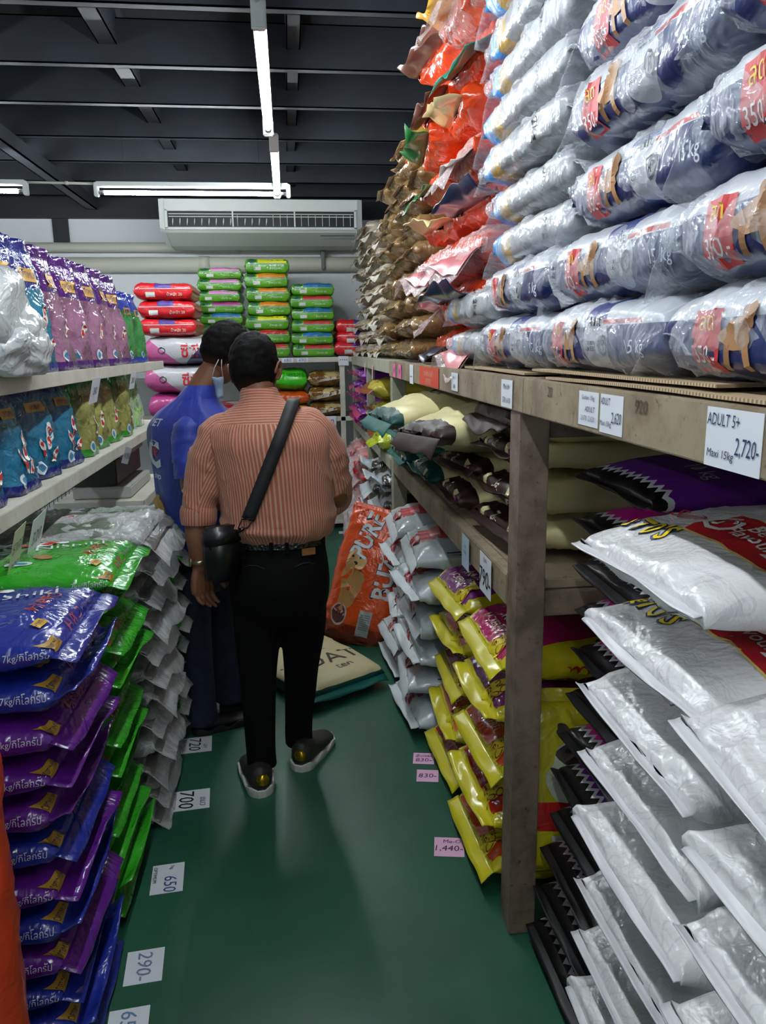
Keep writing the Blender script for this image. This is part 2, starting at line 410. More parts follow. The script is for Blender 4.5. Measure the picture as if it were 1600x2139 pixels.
# ------------------------------------------------------------------ sacks
def spow(v, e): return math.copysign(abs(v)**e, v)
class Bag:
    """a filled sack lying flat: x along its length, y across, z thick"""
    def __init__(s, L, W, T, n=5, e=3.2, wr=.006, pl=.008, seed=0, fin=.04, bow=0, m=2.0, taper=.05, fq=5):
        s.L, s.W, s.T, s.n, s.e, s.wr, s.pl, s.seed, s.fin, s.bow, s.m, s.taper, s.fq = L, W, T, n, e, wr, pl, seed, fin, bow, m, taper, fq
    def hh(s, t): return s.T/2*max(1-abs(t)**s.n, 0)**(1/s.m)
    def hw(s, t): return s.W/2*(1-s.taper*abs(t)**4)
    def d(s, p):
        """surface displacement: soft dents, creases, pleats near the seals"""
        q = Vector(p)*s.fq+Vector((s.seed*7.3, s.seed*3.1, s.seed*1.7)); t = abs(p[0])*2/s.L
        a = noise.noise(q)*s.wr*1.2
        r = 1-abs(noise.noise(q*2.1+Vector((5, 1, 9))))*2.6
        a += max(r, 0)**3*s.wr*.9
        r2 = 1-abs(noise.noise(Vector((p[0]*3, p[1]*22, p[2]*26))+Vector((s.seed, 0, 0))))*2.2
        a += s.pl*min(t, 1)**5*(r2-.3)
        return a
    def nrm(s, p):
        t = max(-1, min(1, p[0]*2/s.L)); h = max(s.hh(t), .004); w = s.hw(t)
        g = Vector((spow(t, s.n-1)*2/s.L*(1.2 if abs(t) > .8 else .5), spow(p[1]/w, s.e-1)/w, spow(p[2]/h, s.e-1)/h))
        return g.normalized() if g.length > 1e-9 else Vector((0, 0, 1))
    def fin_pt(s, p, n=None, eps=0):
        p = Vector(p); n = n or s.nrm(p); q = p+n*(s.d(p)+eps)
        q.z += s.bow*((2*p.x/s.L)**2)*-1
        return q
    def face(s, f, a, b, eps=.0015):
        """a to the right, b up, in metres, as one sees that face"""
        L, W, T = s.L, s.W, s.T
        if f in ('top', 'bot'):
            x, y = a, b; t = max(-.985, min(.985, 2*x/L)); w = s.hw(t)
            z = s.hh(t)*max(1-min(abs(y)/w, .985)**s.e, 0)**(1/s.e)
            p = Vector((x, max(-w, min(w, y)), z if f == 'top' else -z))
        elif f in ('N', 'P'):
            x = a if f == 'N' else -a; z = b; t = max(-.985, min(.985, 2*x/L)); h = max(s.hh(t), .004)
            y = s.hw(t)*max(1-min(abs(z)/h, .985)**s.e, 0)**(1/s.e); z = max(-h, min(h, z))
            p = Vector((x, -y if f == 'N' else y, z))
        else:
            y = a if f == 'E' else -a; z = b; w = s.hw(.85)
            h = abs(z)/max(1-min(abs(y)/w, .95)**s.e, .05)**(1/s.e); h = min(h, s.T/2*.985)
            t = max(1-(h*2/T)**s.m, .0)**(1/s.n)
            p = Vector((t*L/2 if f == 'E' else -t*L/2, y, z))
        return s.fin_pt(p, None, eps)
    def body(s, nt=34, na=44, extra=0.0, eps=0):
        rings, uvs = [], []
        for i in range(nt+1):
            q = -1+2*i/nt; t = math.copysign(1-(1-abs(q))**1.7, q)*.999; h = max(s.hh(t), .0022); w = s.hw(t); ring = []
            for k in range(na):
                th = 2*PI*(k+.5)/na
                p = Vector((t*s.L/2, w*spow(math.cos(th), 2/s.e), h*spow(math.sin(th), 2/s.e)))
                ring.append(s.fin_pt(p, None, eps)); uvs.append((t*.5+.5, k/na))
            rings.append(ring)
        m = MB().loft(rings, 0, True); m.uvs = uvs; return m
    def seal(s, side, droop=0, ext=None, ny=26, extra=0):
        """flat crimped end of the sack"""
        e = ext or s.fin; t = .992*side; w = s.hw(t); rings = []
        z0 = 0
        for j in range(5):
            v = j/4; x = side*(s.L/2*.985+e*v)
            top, bot = [], []
            for k in range(ny+1):
                y = -w*1.0+2*w*k/ny; nn = noise.noise(Vector((v*1.5, y*9, s.seed+side)))*e*.4+noise.noise(Vector((v, y*3, s.seed*2+side)))*e*.6
                z = z0+nn*v-droop*e*(v**1.5)-s.bow
                xx = x-side*e*.25*v*abs(droop)+noise.noise(Vector((y*6, s.seed, 3)))*e*.15*v
                top.append(Vector((xx, y, z+.0012))); bot.append(Vector((xx, y, z-.0012)))
            rings.append(top+bot[::-1])
        return MB().loft(rings, 0, True)
    def text(s, f, txt, h, a, b, rot=0, sx=1, eps=.002, shear=0, bold=0, mb=None):
        vs, fs, w, _ = text_geo(txt, shear, bold=bold); m = mb or MB(); c, sn = math.cos(R(rot)), math.sin(R(rot))
        m.add([s.face(f, a+(x*sx*c-y*sn)*h, b+(x*sx*sn+y*c)*h, eps) for x, y in vs], fs); return m
    def panel(s, f, w, h, a, b, rot=0, eps=.001, shape='rect', nx=8, ny=5, mb=None, skew=0):
        m = mb or MB(); c, sn = math.cos(R(rot)), math.sin(R(rot))
        if shape == 'rect':
            pts = [(-.5+i/nx, -.5+j/ny) for j in range(ny+1) for i in range(nx+1)]
            fs = [(j*(nx+1)+i, j*(nx+1)+i+1, (j+1)*(nx+1)+i+1, (j+1)*(nx+1)+i) for j in range(ny) for i in range(nx)]
        else:
            N = 24; pts = [(0, 0)]; fs = []
            for j in (1, 2, 3):
                for k in range(N):
                    th = 2*PI*k/N; r = .5*j/3
                    if shape == 'blob': r *= 1+.16*math.sin(3*th+a*9)+.09*math.sin(5*th+b*20)
                    pts.append((r*math.cos(th), r*math.sin(th)))
            for k in range(N):
                k2 = (k+1) % N; fs.append((0, 1+k, 1+k2))
                for j in (0, 1): fs.append((1+j*N+k, 1+(j+1)*N+k, 1+(j+1)*N+k2, 1+j*N+k2))
        m.add([s.face(f, a+((x*w+skew*y*h)*c-y*h*sn), b+((x*w+skew*y*h)*sn+y*h*c), eps) for x, y in pts], fs); return m
    def bars(s, f, w, h, a, b, rot=0, n=18, seed=1, mb=None):
        m = mb or MB(); rnd = random.Random(seed); x = -w/2; c, sn = math.cos(R(rot)), math.sin(R(rot))
        while x < w/2:
            bw = w/n*rnd.choice((.25, .4, .7)); m.panel = None
            q = [(x, -h/2), (x+bw, -h/2), (x+bw, h/2), (x, h/2)]
            m.add([s.face(f, a+p*c-r*sn, b+p*sn+r*c, .0028) for p, r in q], [(0, 1, 2, 3)]); x += bw+w/n*rnd.choice((.3, .5))
        return m

def foil(g, sc=9):
    a = g.noise(sc, 3, .55, 1.2); b = g.noise(sc*2.3, 2, .5, .6)
    return ((a-.5).abs()*-2.0)+((b-.5).abs()*-.8)
def film(name, color, rough=.28, dims=(2, 2, 2), bstr=.5, sc=9, coat=.5, spec=.5, metal=0, bdist=.012):
    return mat(name, color, rough, metal, spec, coat, dims, lambda g: foil(g, sc), bstr, bdist)
def clear_wrap(name, tint=(.92, .95, 1.0), haze=.05, sc=7, bstr=1.0, rough=.07):
    if name in MATS: return MATS[name]
    m = bpy.data.materials.new(name); m.use_nodes = True; nt = m.node_tree; nt.nodes.clear(); g = G(nt)
    out = nt.nodes.new('ShaderNodeOutputMaterial'); mx = nt.nodes.new('ShaderNodeMixShader')
    tr = nt.nodes.new('ShaderNodeBsdfTransparent'); gl = nt.nodes.new('ShaderNodeBsdfPrincipled')
    tr.inputs[0].default_value = (.97, .98, .99, 1)
    gl.inputs['Base Color'].default_value = (*tint, 1); gl.inputs['Roughness'].default_value = rough; gl.inputs['Specular IOR Level'].default_value = .9
    bn = nt.nodes.new('ShaderNodeBump'); bn.inputs['Strength'].default_value = bstr; bn.inputs['Distance'].default_value = .02
    h = foil(g, sc); nt.links.new(h.s, bn.inputs['Height']); nt.links.new(bn.outputs[0], gl.inputs['Normal'])
    lw = nt.nodes.new('ShaderNodeLayerWeight'); lw.inputs[0].default_value = .35; nt.links.new(bn.outputs[0], lw.inputs['Normal'])
    f = (V(nt, lw.outputs['Facing'])*.42 + haze + g.noise(sc*.6, 3, .55, 1.5).step(.54, .75)*.16).clamp()
    nt.links.new(f.s, mx.inputs[0]); nt.links.new(tr.outputs[0], mx.inputs[1]); nt.links.new(gl.outputs[0], mx.inputs[2]); nt.links.new(mx.outputs[0], out.inputs[0])
    MATS[name] = m; return m

class Kind:
    """a kind of sack: cached meshes for each part; every instance gets objects of its own"""
    def __init__(k, name, cat, bag, material, deco=None, seal_mat=None, seals=(-1, 1), wrap=None, variants=3, droop=.3, nt=34, na=44, seal_names=None, seal_w=None):
        k.__dict__.update(locals()); k.cache = {}
    def parts(k, v):
        if v in k.cache: return k.cache[v]
        kw = dict(k.bag); kw['seed'] = kw.get('seed', 0)+v*11.7; b = Bag(**kw); L = []
        body = b.body(k.nt, k.na); L.append((k.name, body.mesh(k.name, k.material, True, body.uvs), None))
        for i, s in enumerate(k.seals):
            sm = k.seal_mat[i] if isinstance(k.seal_mat, (list, tuple)) else (k.seal_mat or k.material)
            dr = k.droop if not isinstance(k.droop, (list, tuple)) else k.droop[v % len(k.droop)]
            L.append(('end_seal', b.seal(s, dr).mesh('end_seal', sm, True), None))
        if k.deco:
            for nm, mb, m, lab in k.deco(b, v):
                if mb.v: L.append((nm, mb.mesh(nm, m), lab))
        if k.wrap:
            kw2 = dict(kw); kw2.update(L=kw['L']*1.03, W=kw['W']+.010, T=kw['T']+.004, wr=k.wrap.get('wr', .012), pl=.016, fq=k.wrap.get('fq', 7), seed=kw['seed']+50, n=kw2.get('n', 5), fin=k.wrap.get('fin', .09), e=2.8)
            w = Bag(**kw2); bm = w.body(40, 52)
            L.append(('clear_wrap', bm.mesh('clear_wrap', k.wrap['mat'], True, bm.uvs), None))
            for s in k.wrap.get('ends', (1,)):
                L.append(('wrap_tail', w.seal(s, k.wrap.get('droop', .8), ext=k.wrap.get('fin', .09)).mesh('wrap_tail', k.wrap['mat'], True), None))
        k.cache[v] = L; return L
    def put(k, v, loc, rot, label, group=None):
        root = None
        for nm, me, lab in k.parts(v % k.variants):
            o = bpy.data.objects.new(nm, me); COL.objects.link(o)
            if root is None: root = o; o.location = loc; o.rotation_euler = rot
            else: o.parent = root
            if lab: o['label'] = lab
        tag(root, label, k.cat, group); return root
ORD = ['lowest', 'second', 'third', 'fourth', 'fifth', 'sixth', 'seventh', 'eighth', 'ninth', 'tenth', 'eleventh', 'twelfth', 'thirteenth', 'fourteenth', 'fifteenth', 'sixteenth']
def nth(i, n, where):
    if i == n-1: return 'topmost in '+where
    if i == 0: return 'at the bottom of '+where
    if i >= n/2: return '%s from the top of %s' % (['first', 'second', 'third', 'fourth', 'fifth', 'sixth', 'seventh', 'eighth', 'ninth'][n-1-i], where)
    return '%s from the bottom of %s' % (['first', 'second', 'third', 'fourth', 'fifth', 'sixth', 'seventh', 'eighth'][i], where)
def nth(i, n, where):
    if i == n-1: return 'topmost of '+where
    if i == 0: return 'lowest of '+where
    return '%s from %s of %s' % ((ORD[n-1-i], 'top', where) if i >= n/2 else (ORD[i], 'bottom', where))
ORD[0] = 'first'
def stack(x, y, z0, dz, n, rz, fn, where, group, rnd, jx=.012, ja=.03, tilt=(0, 0), lean=0):
    """fn(i) -> (kind, variant, what)"""
    out = []
    for i in range(n):
        k, v, what = fn(i)
        T = k.bag['T']
        out.append(k.put(v, (x-lean*(1-i/(n-1))+rnd.uniform(-jx, jx), y+rnd.uniform(-jx*.5, jx*.5), z0+dz*i+T/2+.004),
                         (tilt[0], tilt[1], rz+rnd.uniform(-ja, ja)), '%s, %s' % (what, nth(i, n, where)), group))
    return out
# ------------------------------------------------------------------ left: fish feed sacks in floor stacks
rnd = random.Random(5)
def koi(b, f, a, c, s, rot, red=MATS and None):
    return [('koi_picture', b.panel(f, s, s*.34, a, c, rot, .0024, 'blob'), ink('#d8dcd8'), None),
            ('koi_picture', b.panel(f, s*.34, s*.26, a-s*.18*math.cos(R(rot)), c-s*.18*math.sin(R(rot)), rot, .0032, 'blob'), ink('#b32a20'), None),
            ('koi_picture', b.panel(f, s*.3, s*.2, a+s*.24*math.cos(R(rot)), c+s*.24*math.sin(R(rot)), rot+20, .0032, 'blob'), ink('#b8291e'), None)]
def deco7(col):
    def f(b, v):
        T = []
        T.append(('lettering', b.text('N', '7kg/กิโลกรัม', .020, .222+.006*(v-1), .006, 0, .95), ink('#b9b9c6'), None))
        # picture side with fish, badge ovals and yellow tag near the aisle corner
        T += koi(b, 'top', -.13, .04, .2, 60)+koi(b, 'top', .02, .1, .16, 20)
        T.append(('badge', b.panel('top', .07, .04, .03, -.11, 10, .0025, 'oval'), ink('#c7d2d6'), None))
        T.append(('badge', b.panel('top', .045, .024, .03, -.11, 10, .0035, 'oval'), ink('#2f8a9a'), None))
        T.append(('badge', b.panel('top', .06, .03, .08, -.06, -25, .0025, 'oval'), ink('#a07648'), None))
        T.append(('brand_tag', b.panel('top', .040, .024, .225, -.10, 78, .003), ink('#d0a02a'), 'yellow brand tag'))
        T.append(('lettering', b.text('top', 'OPTIMUM', .010, .225, -.10, 78, .75, .0045), ink('#2a2440'), None))
        T.append(('lettering', b.text('top', 'HI PRO', .035, .2, .03, 82, .9, .003, shear=.2), ink('#b0403a'), None))
        T.append(('lettering', b.text('top', 'Nishiki', .05, .12, .08, 30, 1, .003, shear=.3), ink('#c9c9d2'), None))
        # header on the aisle end
        T.append(('brand_tag', b.panel('E', .05, .020, -.165, .012, 0, .003), ink('#a9822a'), 'yellow brand tag'))
        T.append(('lettering', b.text('E', 'OPTIMUM', .010, -.165, .012, 0, .8, .0045), ink('#2a2440'), None))
        T.append(('lettering', b.text('E', 'HI PRO', .022, -.02, .012, 0, 1.0, .003, shear=.2), ink('#9a4a5a'), None))
        T.append(('lettering', b.text('E', 'Highly Nutritious Fish Feed', .012, .10, .01, 0, .8, .003), ink('#8f86a8'), None))
        return T
    return f
def fishfeed(name, base, art, rough=.25):
    def c(g):
        n = g.noise(5, 3, .6)
        top = (g.Z > .1)*(g.X < .35)
        a = g.mix(n.step(.35, .65), art, tuple(x*.45 for x in art))
        cc = g.mix(top*(g.ell(g.X, -.35, .62, g.Y, .15, .8)), base, a)
        return g.mix((n.step(.6, .64))*.25, cc, tuple(min(1, x*1.6+.02) for x in base))
    return film(name, c, rough, (.58, .42, .09), .55, 8)
BG = dict(L=.56, W=.43, T=.092, n=5, e=3.0, wr=.006, pl=.012, fin=.05, fq=5.5)
Mb = fishfeed('blue_feed_film', srgb('#1a2a86'), srgb('#1f86a8')); Mp = fishfeed('purple_feed_film', srgb('#55197a'), srgb('#a05a8c')); Mg = fishfeed('green_feed_film', srgb('#2f9a22'), srgb('#6fae62'))
BLUE = Kind('feed_sack', 'sack', BG, Mb, deco7('b'), variants=3, droop=(.5, -.3, .2))
PURP = Kind('feed_sack', 'sack', BG, Mp, deco7('p'), variants=3, droop=(.5, -.2, .1))
GREEN = Kind('feed_sack', 'sack', BG, Mg, deco7('g'), variants=3, droop=(.4, -.4, .2))
W3 = clear_wrap('cream_film', tint=(.8, .76, .66), haze=.24, sc=8, bstr=.9, rough=.2)
W1 = clear_wrap('clear_film', haze=.05, sc=7, bstr=1.0)
W2 = clear_wrap('milky_film', tint=(.7, .71, .72), haze=.30, sc=8, bstr=.9, rough=.18)
M_greyfeed = film('grey_feed_film', lambda g: g.mix(g.noise(6, 3).step(.45, .6), srgb('#6a6764'), srgb('#566152')), .35, (.58, .42, .09))
BGW = dict(BG, T=.08)
GREY = Kind('wrapped_feed_sack', 'sack', BGW, M_greyfeed, lambda b, v: koi(b, 'top', -.05, .0, .2, 30), variants=3, wrap=dict(mat=W2, ends=(1,), fin=.10, wr=.014, droop=.9), droop=.4)
GWR = Kind('wrapped_feed_sack', 'sack', BGW, Mg, None, variants=2, wrap=dict(mat=clear_wrap('thin_film', tint=(.7, .75, .72), haze=.2), ends=(1,), fin=.09, wr=.014), droop=.4)
BWR = Kind('wrapped_feed_sack', 'sack', BGW, film('deep_blue_film', srgb('#1b2350'), .3), None, variants=2, wrap=dict(mat=W2, ends=(1,), fin=.09, wr=.014), droop=.4)
cols = 'BBBPBPBPPPBB'   # bottom -> top
STX = -.785
stack(STX, 1.72, 0, .0905, 12, 0, lambda i: ((BLUE if cols[i] == 'B' else PURP), i, ('blue' if cols[i] == 'B' else 'purple')+' fish feed sack'),
      'the nearest left stack', 'blue and purple fish feed sacks in the nearest left stack', rnd, lean=.055)
stack(STX-.005, 2.20, 0, .0905, 12, 0, lambda i: (GREEN, i, 'green fish feed sack'), 'the green stack', 'green fish feed sacks in the second left stack', rnd, .02, .05, lean=.055)
stack(STX+.0, 2.68, 0, .0905, 12, 0, lambda i: (GREY, i, 'grey sack in milky wrap'), 'the milky stack behind the green', 'milky wrapped fish feed sacks', rnd, .02, .05, lean=.055)
stack(STX, 3.16, 0, .0905, 11, 0, lambda i: (GWR, i, 'green sack in clear film'), 'the stack beside the person in blue', 'green fish feed sacks in thin clear film', rnd, .02, .05, lean=.055)
stack(STX, 3.64, 0, .0905, 10, 0, lambda i: (BWR, i, 'dark blue sack in milky film'), 'the stack behind the blue person', 'dark blue wrapped fish feed sacks', rnd, .02, .05, lean=.055)
def axes(xd, zd):
    x = Vector(xd).normalized(); z = Vector(zd); z = (z-x*z.dot(x)).normalized(); y = z.cross(x)
    return Matrix((x, y, z)).transposed().to_euler()
# orange sack standing at the lower left corner
def deco_or(b, v):
    return [('print', b.panel('top', .3, .16, -.1, .02, 0, .002, 'blob'), ink('#b98c6c'), None), ('print', b.panel('top', .2, .2, -.27, .0, 0, .002), ink('#b3a79c'), None)]
ORL = Kind('orange_sack', 'sack', dict(L=.95, W=.36, T=.13, n=6, e=3, wr=.008, pl=.01, fin=.03), film('orange_film', srgb('#c8370e'), .5, bstr=.3), deco_or, variants=1)
ORL.put(0, (-.725, 1.29, .49), axes((.02, 0, 1), (.08, -1, 0)), 'orange sack standing on end at the lower left corner of the photo')
# ------------------------------------------------------------------ left shelves: standing pouches
class Pouch:
    def __init__(s, w, d, h, seed=0): s.w, s.d, s.h, s.seed = w, d, h, seed
    def dep(s, b): q = max(0, min(1, b/s.h)); return s.d/2*max(1-q**1.6, .0)**.8+.0015
    def pt(s, a, b, sg=-1, eps=0):
        q = a/(s.w/2); y = s.dep(b)*max(1-min(abs(q), .999)**5, 0)**.4
        k = noise.noise(Vector((a*14, b*9, s.seed)))*.010+max(0, 1-abs(noise.noise(Vector((a*20+b*8, b*14, s.seed+4))))*3.5)**2*.009
        lean = .03*noise.noise(Vector((s.seed, 2, 2)))*b/s.h
        return Vector((a*(1-.05*(b/s.h)), sg*(y+k*min(1, y*40)+eps)+lean, b))
    def face(s, f, a, b, eps=.0015): return s.pt(a, b, -1, eps)
    def body(s):
        nu, nv = 16, 20; rings = []
        for j in range(nv+1):
            b = s.h*(.0+.93*(j/nv)); r = [s.pt(s.w/2*math.sin(PI/2*(-1+2*i/nu)), b, -1) for i in range(nu+1)]
            r += [s.pt(s.w/2*math.sin(PI/2*(1-2*i/nu)), b, 1) for i in range(1, nu)]
            rings.append(r)
        return MB().loft(rings)
    def seal(s):
        rings = []
        for j in range(4):
            b = s.h*(.92+.08*j/3); n = 18
            f = [s.pt(-s.w/2+s.w*i/n, s.h*.93, -1) for i in range(n+1)]
            for i, p in enumerate(f): p.z = b+(.006 if (j == 3 and i % 2) else 0); p.y = p.y*.4+.012*j/3*math.sin(s.seed+i*.7)
            rings.append([p+Vector((0, -.001, 0)) for p in f]+[p+Vector((0, .001, 0)) for p in f[::-1]])
        return MB().loft(rings)
Pouch.text = Bag.text; Pouch.panel = Bag.panel; Pouch.bars = Bag.bars
class PKind:
    def __init__(k, name, dims, m, deco, variants=3, wrap=None, cat='pouch', sealm=None): k.__dict__.update(locals()); k.cache = {}
    def put(k, v, loc, rz, label, group=None, tilt=0):
        v %= k.variants
        if v not in k.cache:
            b = Pouch(*k.dims, seed=v*5.3+k.dims[0]*100); L = [(k.name, b.body().mesh(k.name, k.m, True), None), ('top_seal', b.seal().mesh('top_seal', k.sealm or k.m, True), None)]
            L += [(nm, mb.mesh(nm, m_), lab) for nm, mb, m_, lab in k.deco(b, v)] if k.deco else []
            if k.wrap:
                w = Pouch(k.dims[0]+.02, k.dims[1]+.02, k.dims[2]+.02, seed=v+9); L.append(('clear_wrap', w.body().mesh('clear_wrap', k.wrap, True), None))
            k.cache[v] = L
        root = None
        for nm, me, lab in k.cache[v]:
            o = link(nm, me, root)
            if root is None: root = o; o.location = loc; o.rotation_euler = (tilt, 0, rz)
            if lab: o['label'] = lab
        return tag(root, label, k.cat, group)
def dpouch(tagc, fishes, badge='#c7d2d6'):
    def f(b, v):
        h, w = b.h, b.w; T = []
        T += [('brand_tag', b.panel('f', w*.5, h*.10, .0, h*.74, 0, .002), ink(tagc), 'yellow brand tag'),
              ('lettering', b.text('f', 'OPTIMUM', h*.05, 0, h*.74, 0, .75, .0035), ink('#3a2d50'), None)]
        for (x, y, s_, r) in fishes: T += koi(b, 'f', x*w, y*h, s_*.85, r)
        T += [('badge', b.panel('f', .045, .045, -.25*w, h*.12, 0, .002, 'oval'), ink(badge), None), ('badge', b.panel('f', .028, .028, -.25*w, h*.12, 0, .003, 'oval'), ink('#3f7fa5'), None)]
        return T
    return f
def pfilm(name, a, bcol, mid=.55):
    def c(g):
        n = g.noise(7, 4, .65)
        z = g.z
        front = (g.y < -.012)
        cc = g.mix(n.step(.4, .62), bcol, tuple(x*.5 for x in bcol))
        return g.mix(front*(z < .27)*(z > .03), a, cc)
    return film(name, c, .2, (2, 2, 2), .6, 12, .6)
fi = [(.12, .42, .11, 70), (-.1, .3, .09, 110), (.2, .22, .08, 40)]
PB = PKind('feed_pouch', (.22, .15, .42), pfilm('blue_pouch', srgb('#1d2a7c'), srgb('#2a7fa0')), dpouch('#c9983a', fi))
PP = PKind('feed_pouch', (.22, .15, .42), pfilm('purple_pouch', srgb('#4a1a6e'), srgb('#a0708f')), dpouch('#c9983a', [(.1, .35, .09, 60)]))
PBG = PKind('feed_pouch', (.19, .12, .36), pfilm('bluegreen_pouch', srgb('#2238a0'), srgb('#3a8a4a')), dpouch('#b07a40', []), 2)
PB2 = PKind('feed_pouch', (.22, .14, .315), pfilm('blue_pouch_small', srgb('#1a2570'), srgb('#1f6f90')), dpouch('#b08a40', fi))
PG2 = PKind('feed_pouch', (.2, .13, .31), pfilm('green_pouch', srgb('#2f8f2c'), srgb('#9a9a55')), dpouch('#b09a50', [(.12, .38, .09, 70)]))
PL2 = PKind('feed_pouch', (.16, .06, .28), pfilm('lime_pouch', srgb('#6cc01e'), srgb('#8fd040')), lambda b, v: [('badge', b.panel('f', .05, .05, 0, .12, 0, .002, 'oval'), ink('#40591f'), None)], 2, wrap=clear_wrap('clear_film'))
PBR = PKind('feed_pouch', (.2, .10, .30), pfilm('brown_pouch', srgb('#6b4a2a'), srgb('#3a281c')), lambda b, v: [('lettering', b.text('f', 'FISH', .05, 0, .08), ink('#b8904a'), None)], 1)
u = [(2.50, PB, 'blue pouch with carp picture on the upper left shelf, behind the white plastic bag'), (2.72, PB, 'blue pouch on the upper left shelf, leaning beside the first purple one'),
     (2.96, PP, 'tallest, nearest purple pouch on the upper left shelf'), (3.24, PP, 'second nearest purple pouch on the upper left shelf'), (3.50, PP, 'third nearest purple pouch on the upper left shelf'),
     (3.76, PP, 'fourth nearest purple pouch on the upper left shelf'), (4.01, PP, 'farthest purple pouch on the upper left shelf'), (4.28, PBG, 'blue and green pouch next to the last purple pouch'), (4.52, PBG, 'blue and green pouch at the far end of the upper left shelf')]
for i, (y, k, lab) in enumerate(u): k.put(i, (-.875+.01*(i % 3), y, 1.583), PI/2-.10+.12*(i % 3-1), lab, 'pouches on the upper left shelf')
l = [(1.88, PBR, 'brown pouch cut by the left edge on the lower left shelf'), (2.12, PB2, 'nearest blue carp pouch on the lower left shelf'), (2.40, PB2, 'second blue carp pouch on the lower left shelf'), (2.68, PB2, 'third blue carp pouch on the lower left shelf'),
     (2.95, PB2, 'last blue carp pouch, touching the green ones'), (3.22, PG2, 'nearest green and gold pouch on the lower left shelf'), (3.46, PG2, 'second green and gold pouch on the lower left shelf'), (3.70, PG2, 'third green and gold pouch on the lower left shelf'),
     (3.94, PG2, 'farthest green and gold pouch on the lower left shelf'), (4.20, PL2, 'lime green pouch in clear film on the lower left shelf'), (4.42, PL2, 'lime green pouch at the far end of the lower left shelf')]
for i, (y, k, lab) in enumerate(l): k.put(i, (-.875+.01*(i % 3), y, 1.238), PI/2-.10+.12*(i % 3-1), lab, 'pouches on the lower left shelf')
# second row behind on both shelves
for i, y in enumerate((2.5, 2.9, 3.3, 3.7, 4.1)):
    PB.put(i, (-1.11, y, 1.583), PI/2-.3, ['nearest', 'second nearest', 'middle', 'second farthest', 'farthest'][i]+' pouch in the back row of the upper left shelf', 'back row pouches on the upper left shelf')
for i, y in enumerate((2.0, 2.4, 2.8, 3.2, 3.6, 4.0)):
    PB2.put(i, (-1.11, y, 1.238), PI/2-.3, ['nearest', 'second nearest', 'third nearest', 'third farthest', 'second farthest', 'farthest'][i]+' pouch in the back row of the lower left shelf', 'back row pouches on the lower left shelf')

# price cards hanging from the rails, and flat price cards elsewhere
M_paper = mat('price_paper', srgb('#cfd3da'), .6); M_pink = mat('pink_paper', srgb('#d7a5c4'), .6)
def card_tag(c, ux, uy, w, h, m, lines, label, group, bend=.0, cat='price tag', name='price_card', inkc='#1e2a55', border=None):
    """c centre, ux reading direction, uy up direction of the writing"""
    ux = Vector(ux).normalized(); uy = Vector(uy); uy = (uy-ux*uy.dot(ux)).normalized(); n = ux.cross(uy)
    t = MB(); N = 6; rings = []
    for i in range(N+1):
        a = -w/2+w*i/N; z = bend*((2*a/w)**2)
        rings.append([Vector((a, -h/2, z)), Vector((a, h/2, z)), Vector((a, h/2, z-.0008)), Vector((a, -h/2, z-.0008))])
    t.loft(rings); M4 = Matrix((ux, uy, n)).transposed().to_4x4(); M4.translation = c
    o = t.build(name, m); o.matrix_world = M4
    for txt, hh, a, b, col in lines:
        vs, fs, tw, _ = text_geo(txt, .1); mb = MB(); sc = min(1, 2*(w/2-abs(a)-.003)/(tw*hh))
        mb.add([Vector((a+x*hh*sc, b+y*hh, bend*((2*(a+x*hh*sc)/w)**2)+.0012)) for x, y in vs], fs)
        mb.build('lettering', ink(col), o)
    return tag(o, label, cat, group)
GP = 'price cards on the left shelf rails'
card_tag((-.742, 3.10, 1.50), (0, 1, .02), (.25, 0, 1), .13, .10, M_paper, [('240', .03, 0, .0, '#5a6070')], 'white price card on the upper left rail under the purple pouches', GP)
card_tag((-.742, 3.85, 1.51), (0, 1, .0), (.2, 0, 1), .12, .085, M_paper, [('260', .03, 0, 0, '#5a6070')], 'white price card on the upper left rail near its far end', GP)
card_tag((-.738, 3.55, 1.185), (0, 1, -.2), (.3, 0, 1), .13, .075, M_paper, [('390-', .03, 0.02, 0, '#5a6070'), ('IIII', .02, -.04, 0, '#222222')], 'white price card on the lower left rail under the green pouches', GP)
card_tag((-.735, 2.24, 1.135), (0, 1, .1), (.3, 0, 1), .13, .13, M_paper, [('320', .04, 0, 0, '#5a6070')], 'large white price card on the lower left rail', GP)
card_tag((-.738, 2.07, 1.12), (0, 1, .1), (.3, 0, 1), .09, .17, mat('cream_paper', srgb('#c9c6a8'), .6), [('ราคา', .03, 0, .03, '#6a6070'), ('280', .03, 0, -.03, '#6a6070')], 'cream price card beside the large white one on the lower left rail', GP)

# crumpled white carrier bags on the upper left shelf
M_milk = mat('milky_plastic', srgb('#b9bec0'), .22, 0, .6, .4, bump=lambda g: foil(g, 7), bstr=.6, bdist=.02)
def crumple(loc, r, seed, label, m=None, tail=None, group=None):
    mb = MB(); n, k = 44, 30; rings = []
    for j in range(k+1):
        ph = PI*(j+.02)/(k+.04); rg = []
        for i in range(n):
            th = 2*PI*i/n; d = Vector((math.sin(ph)*math.cos(th), math.sin(ph)*math.sin(th), -math.cos(ph)))
            q = d*1.7+Vector((seed, seed*2, 0)); a = 1+.25*noise.noise(q)+.20*(.5-abs(noise.noise(q*1.6)))+.09*(.5-abs(noise.noise(q*3.2)))
            p = Vector((d.x*r[0], d.y*r[1], d.z*r[2]))*a; p.z = max(p.z, -r[2]*.82)
            rg.append(p)
        rings.append(rg)
    mb.loft(rings); o = mb.build('plastic_bag', m or M_milk, None, True, loc=loc)
    return tag(o, label, 'plastic bag', group)
crumple((-.82, 2.22, 1.73), (.13, .24, .15), 3, 'upper bulging white plastic bag at the left edge on the upper shelf')
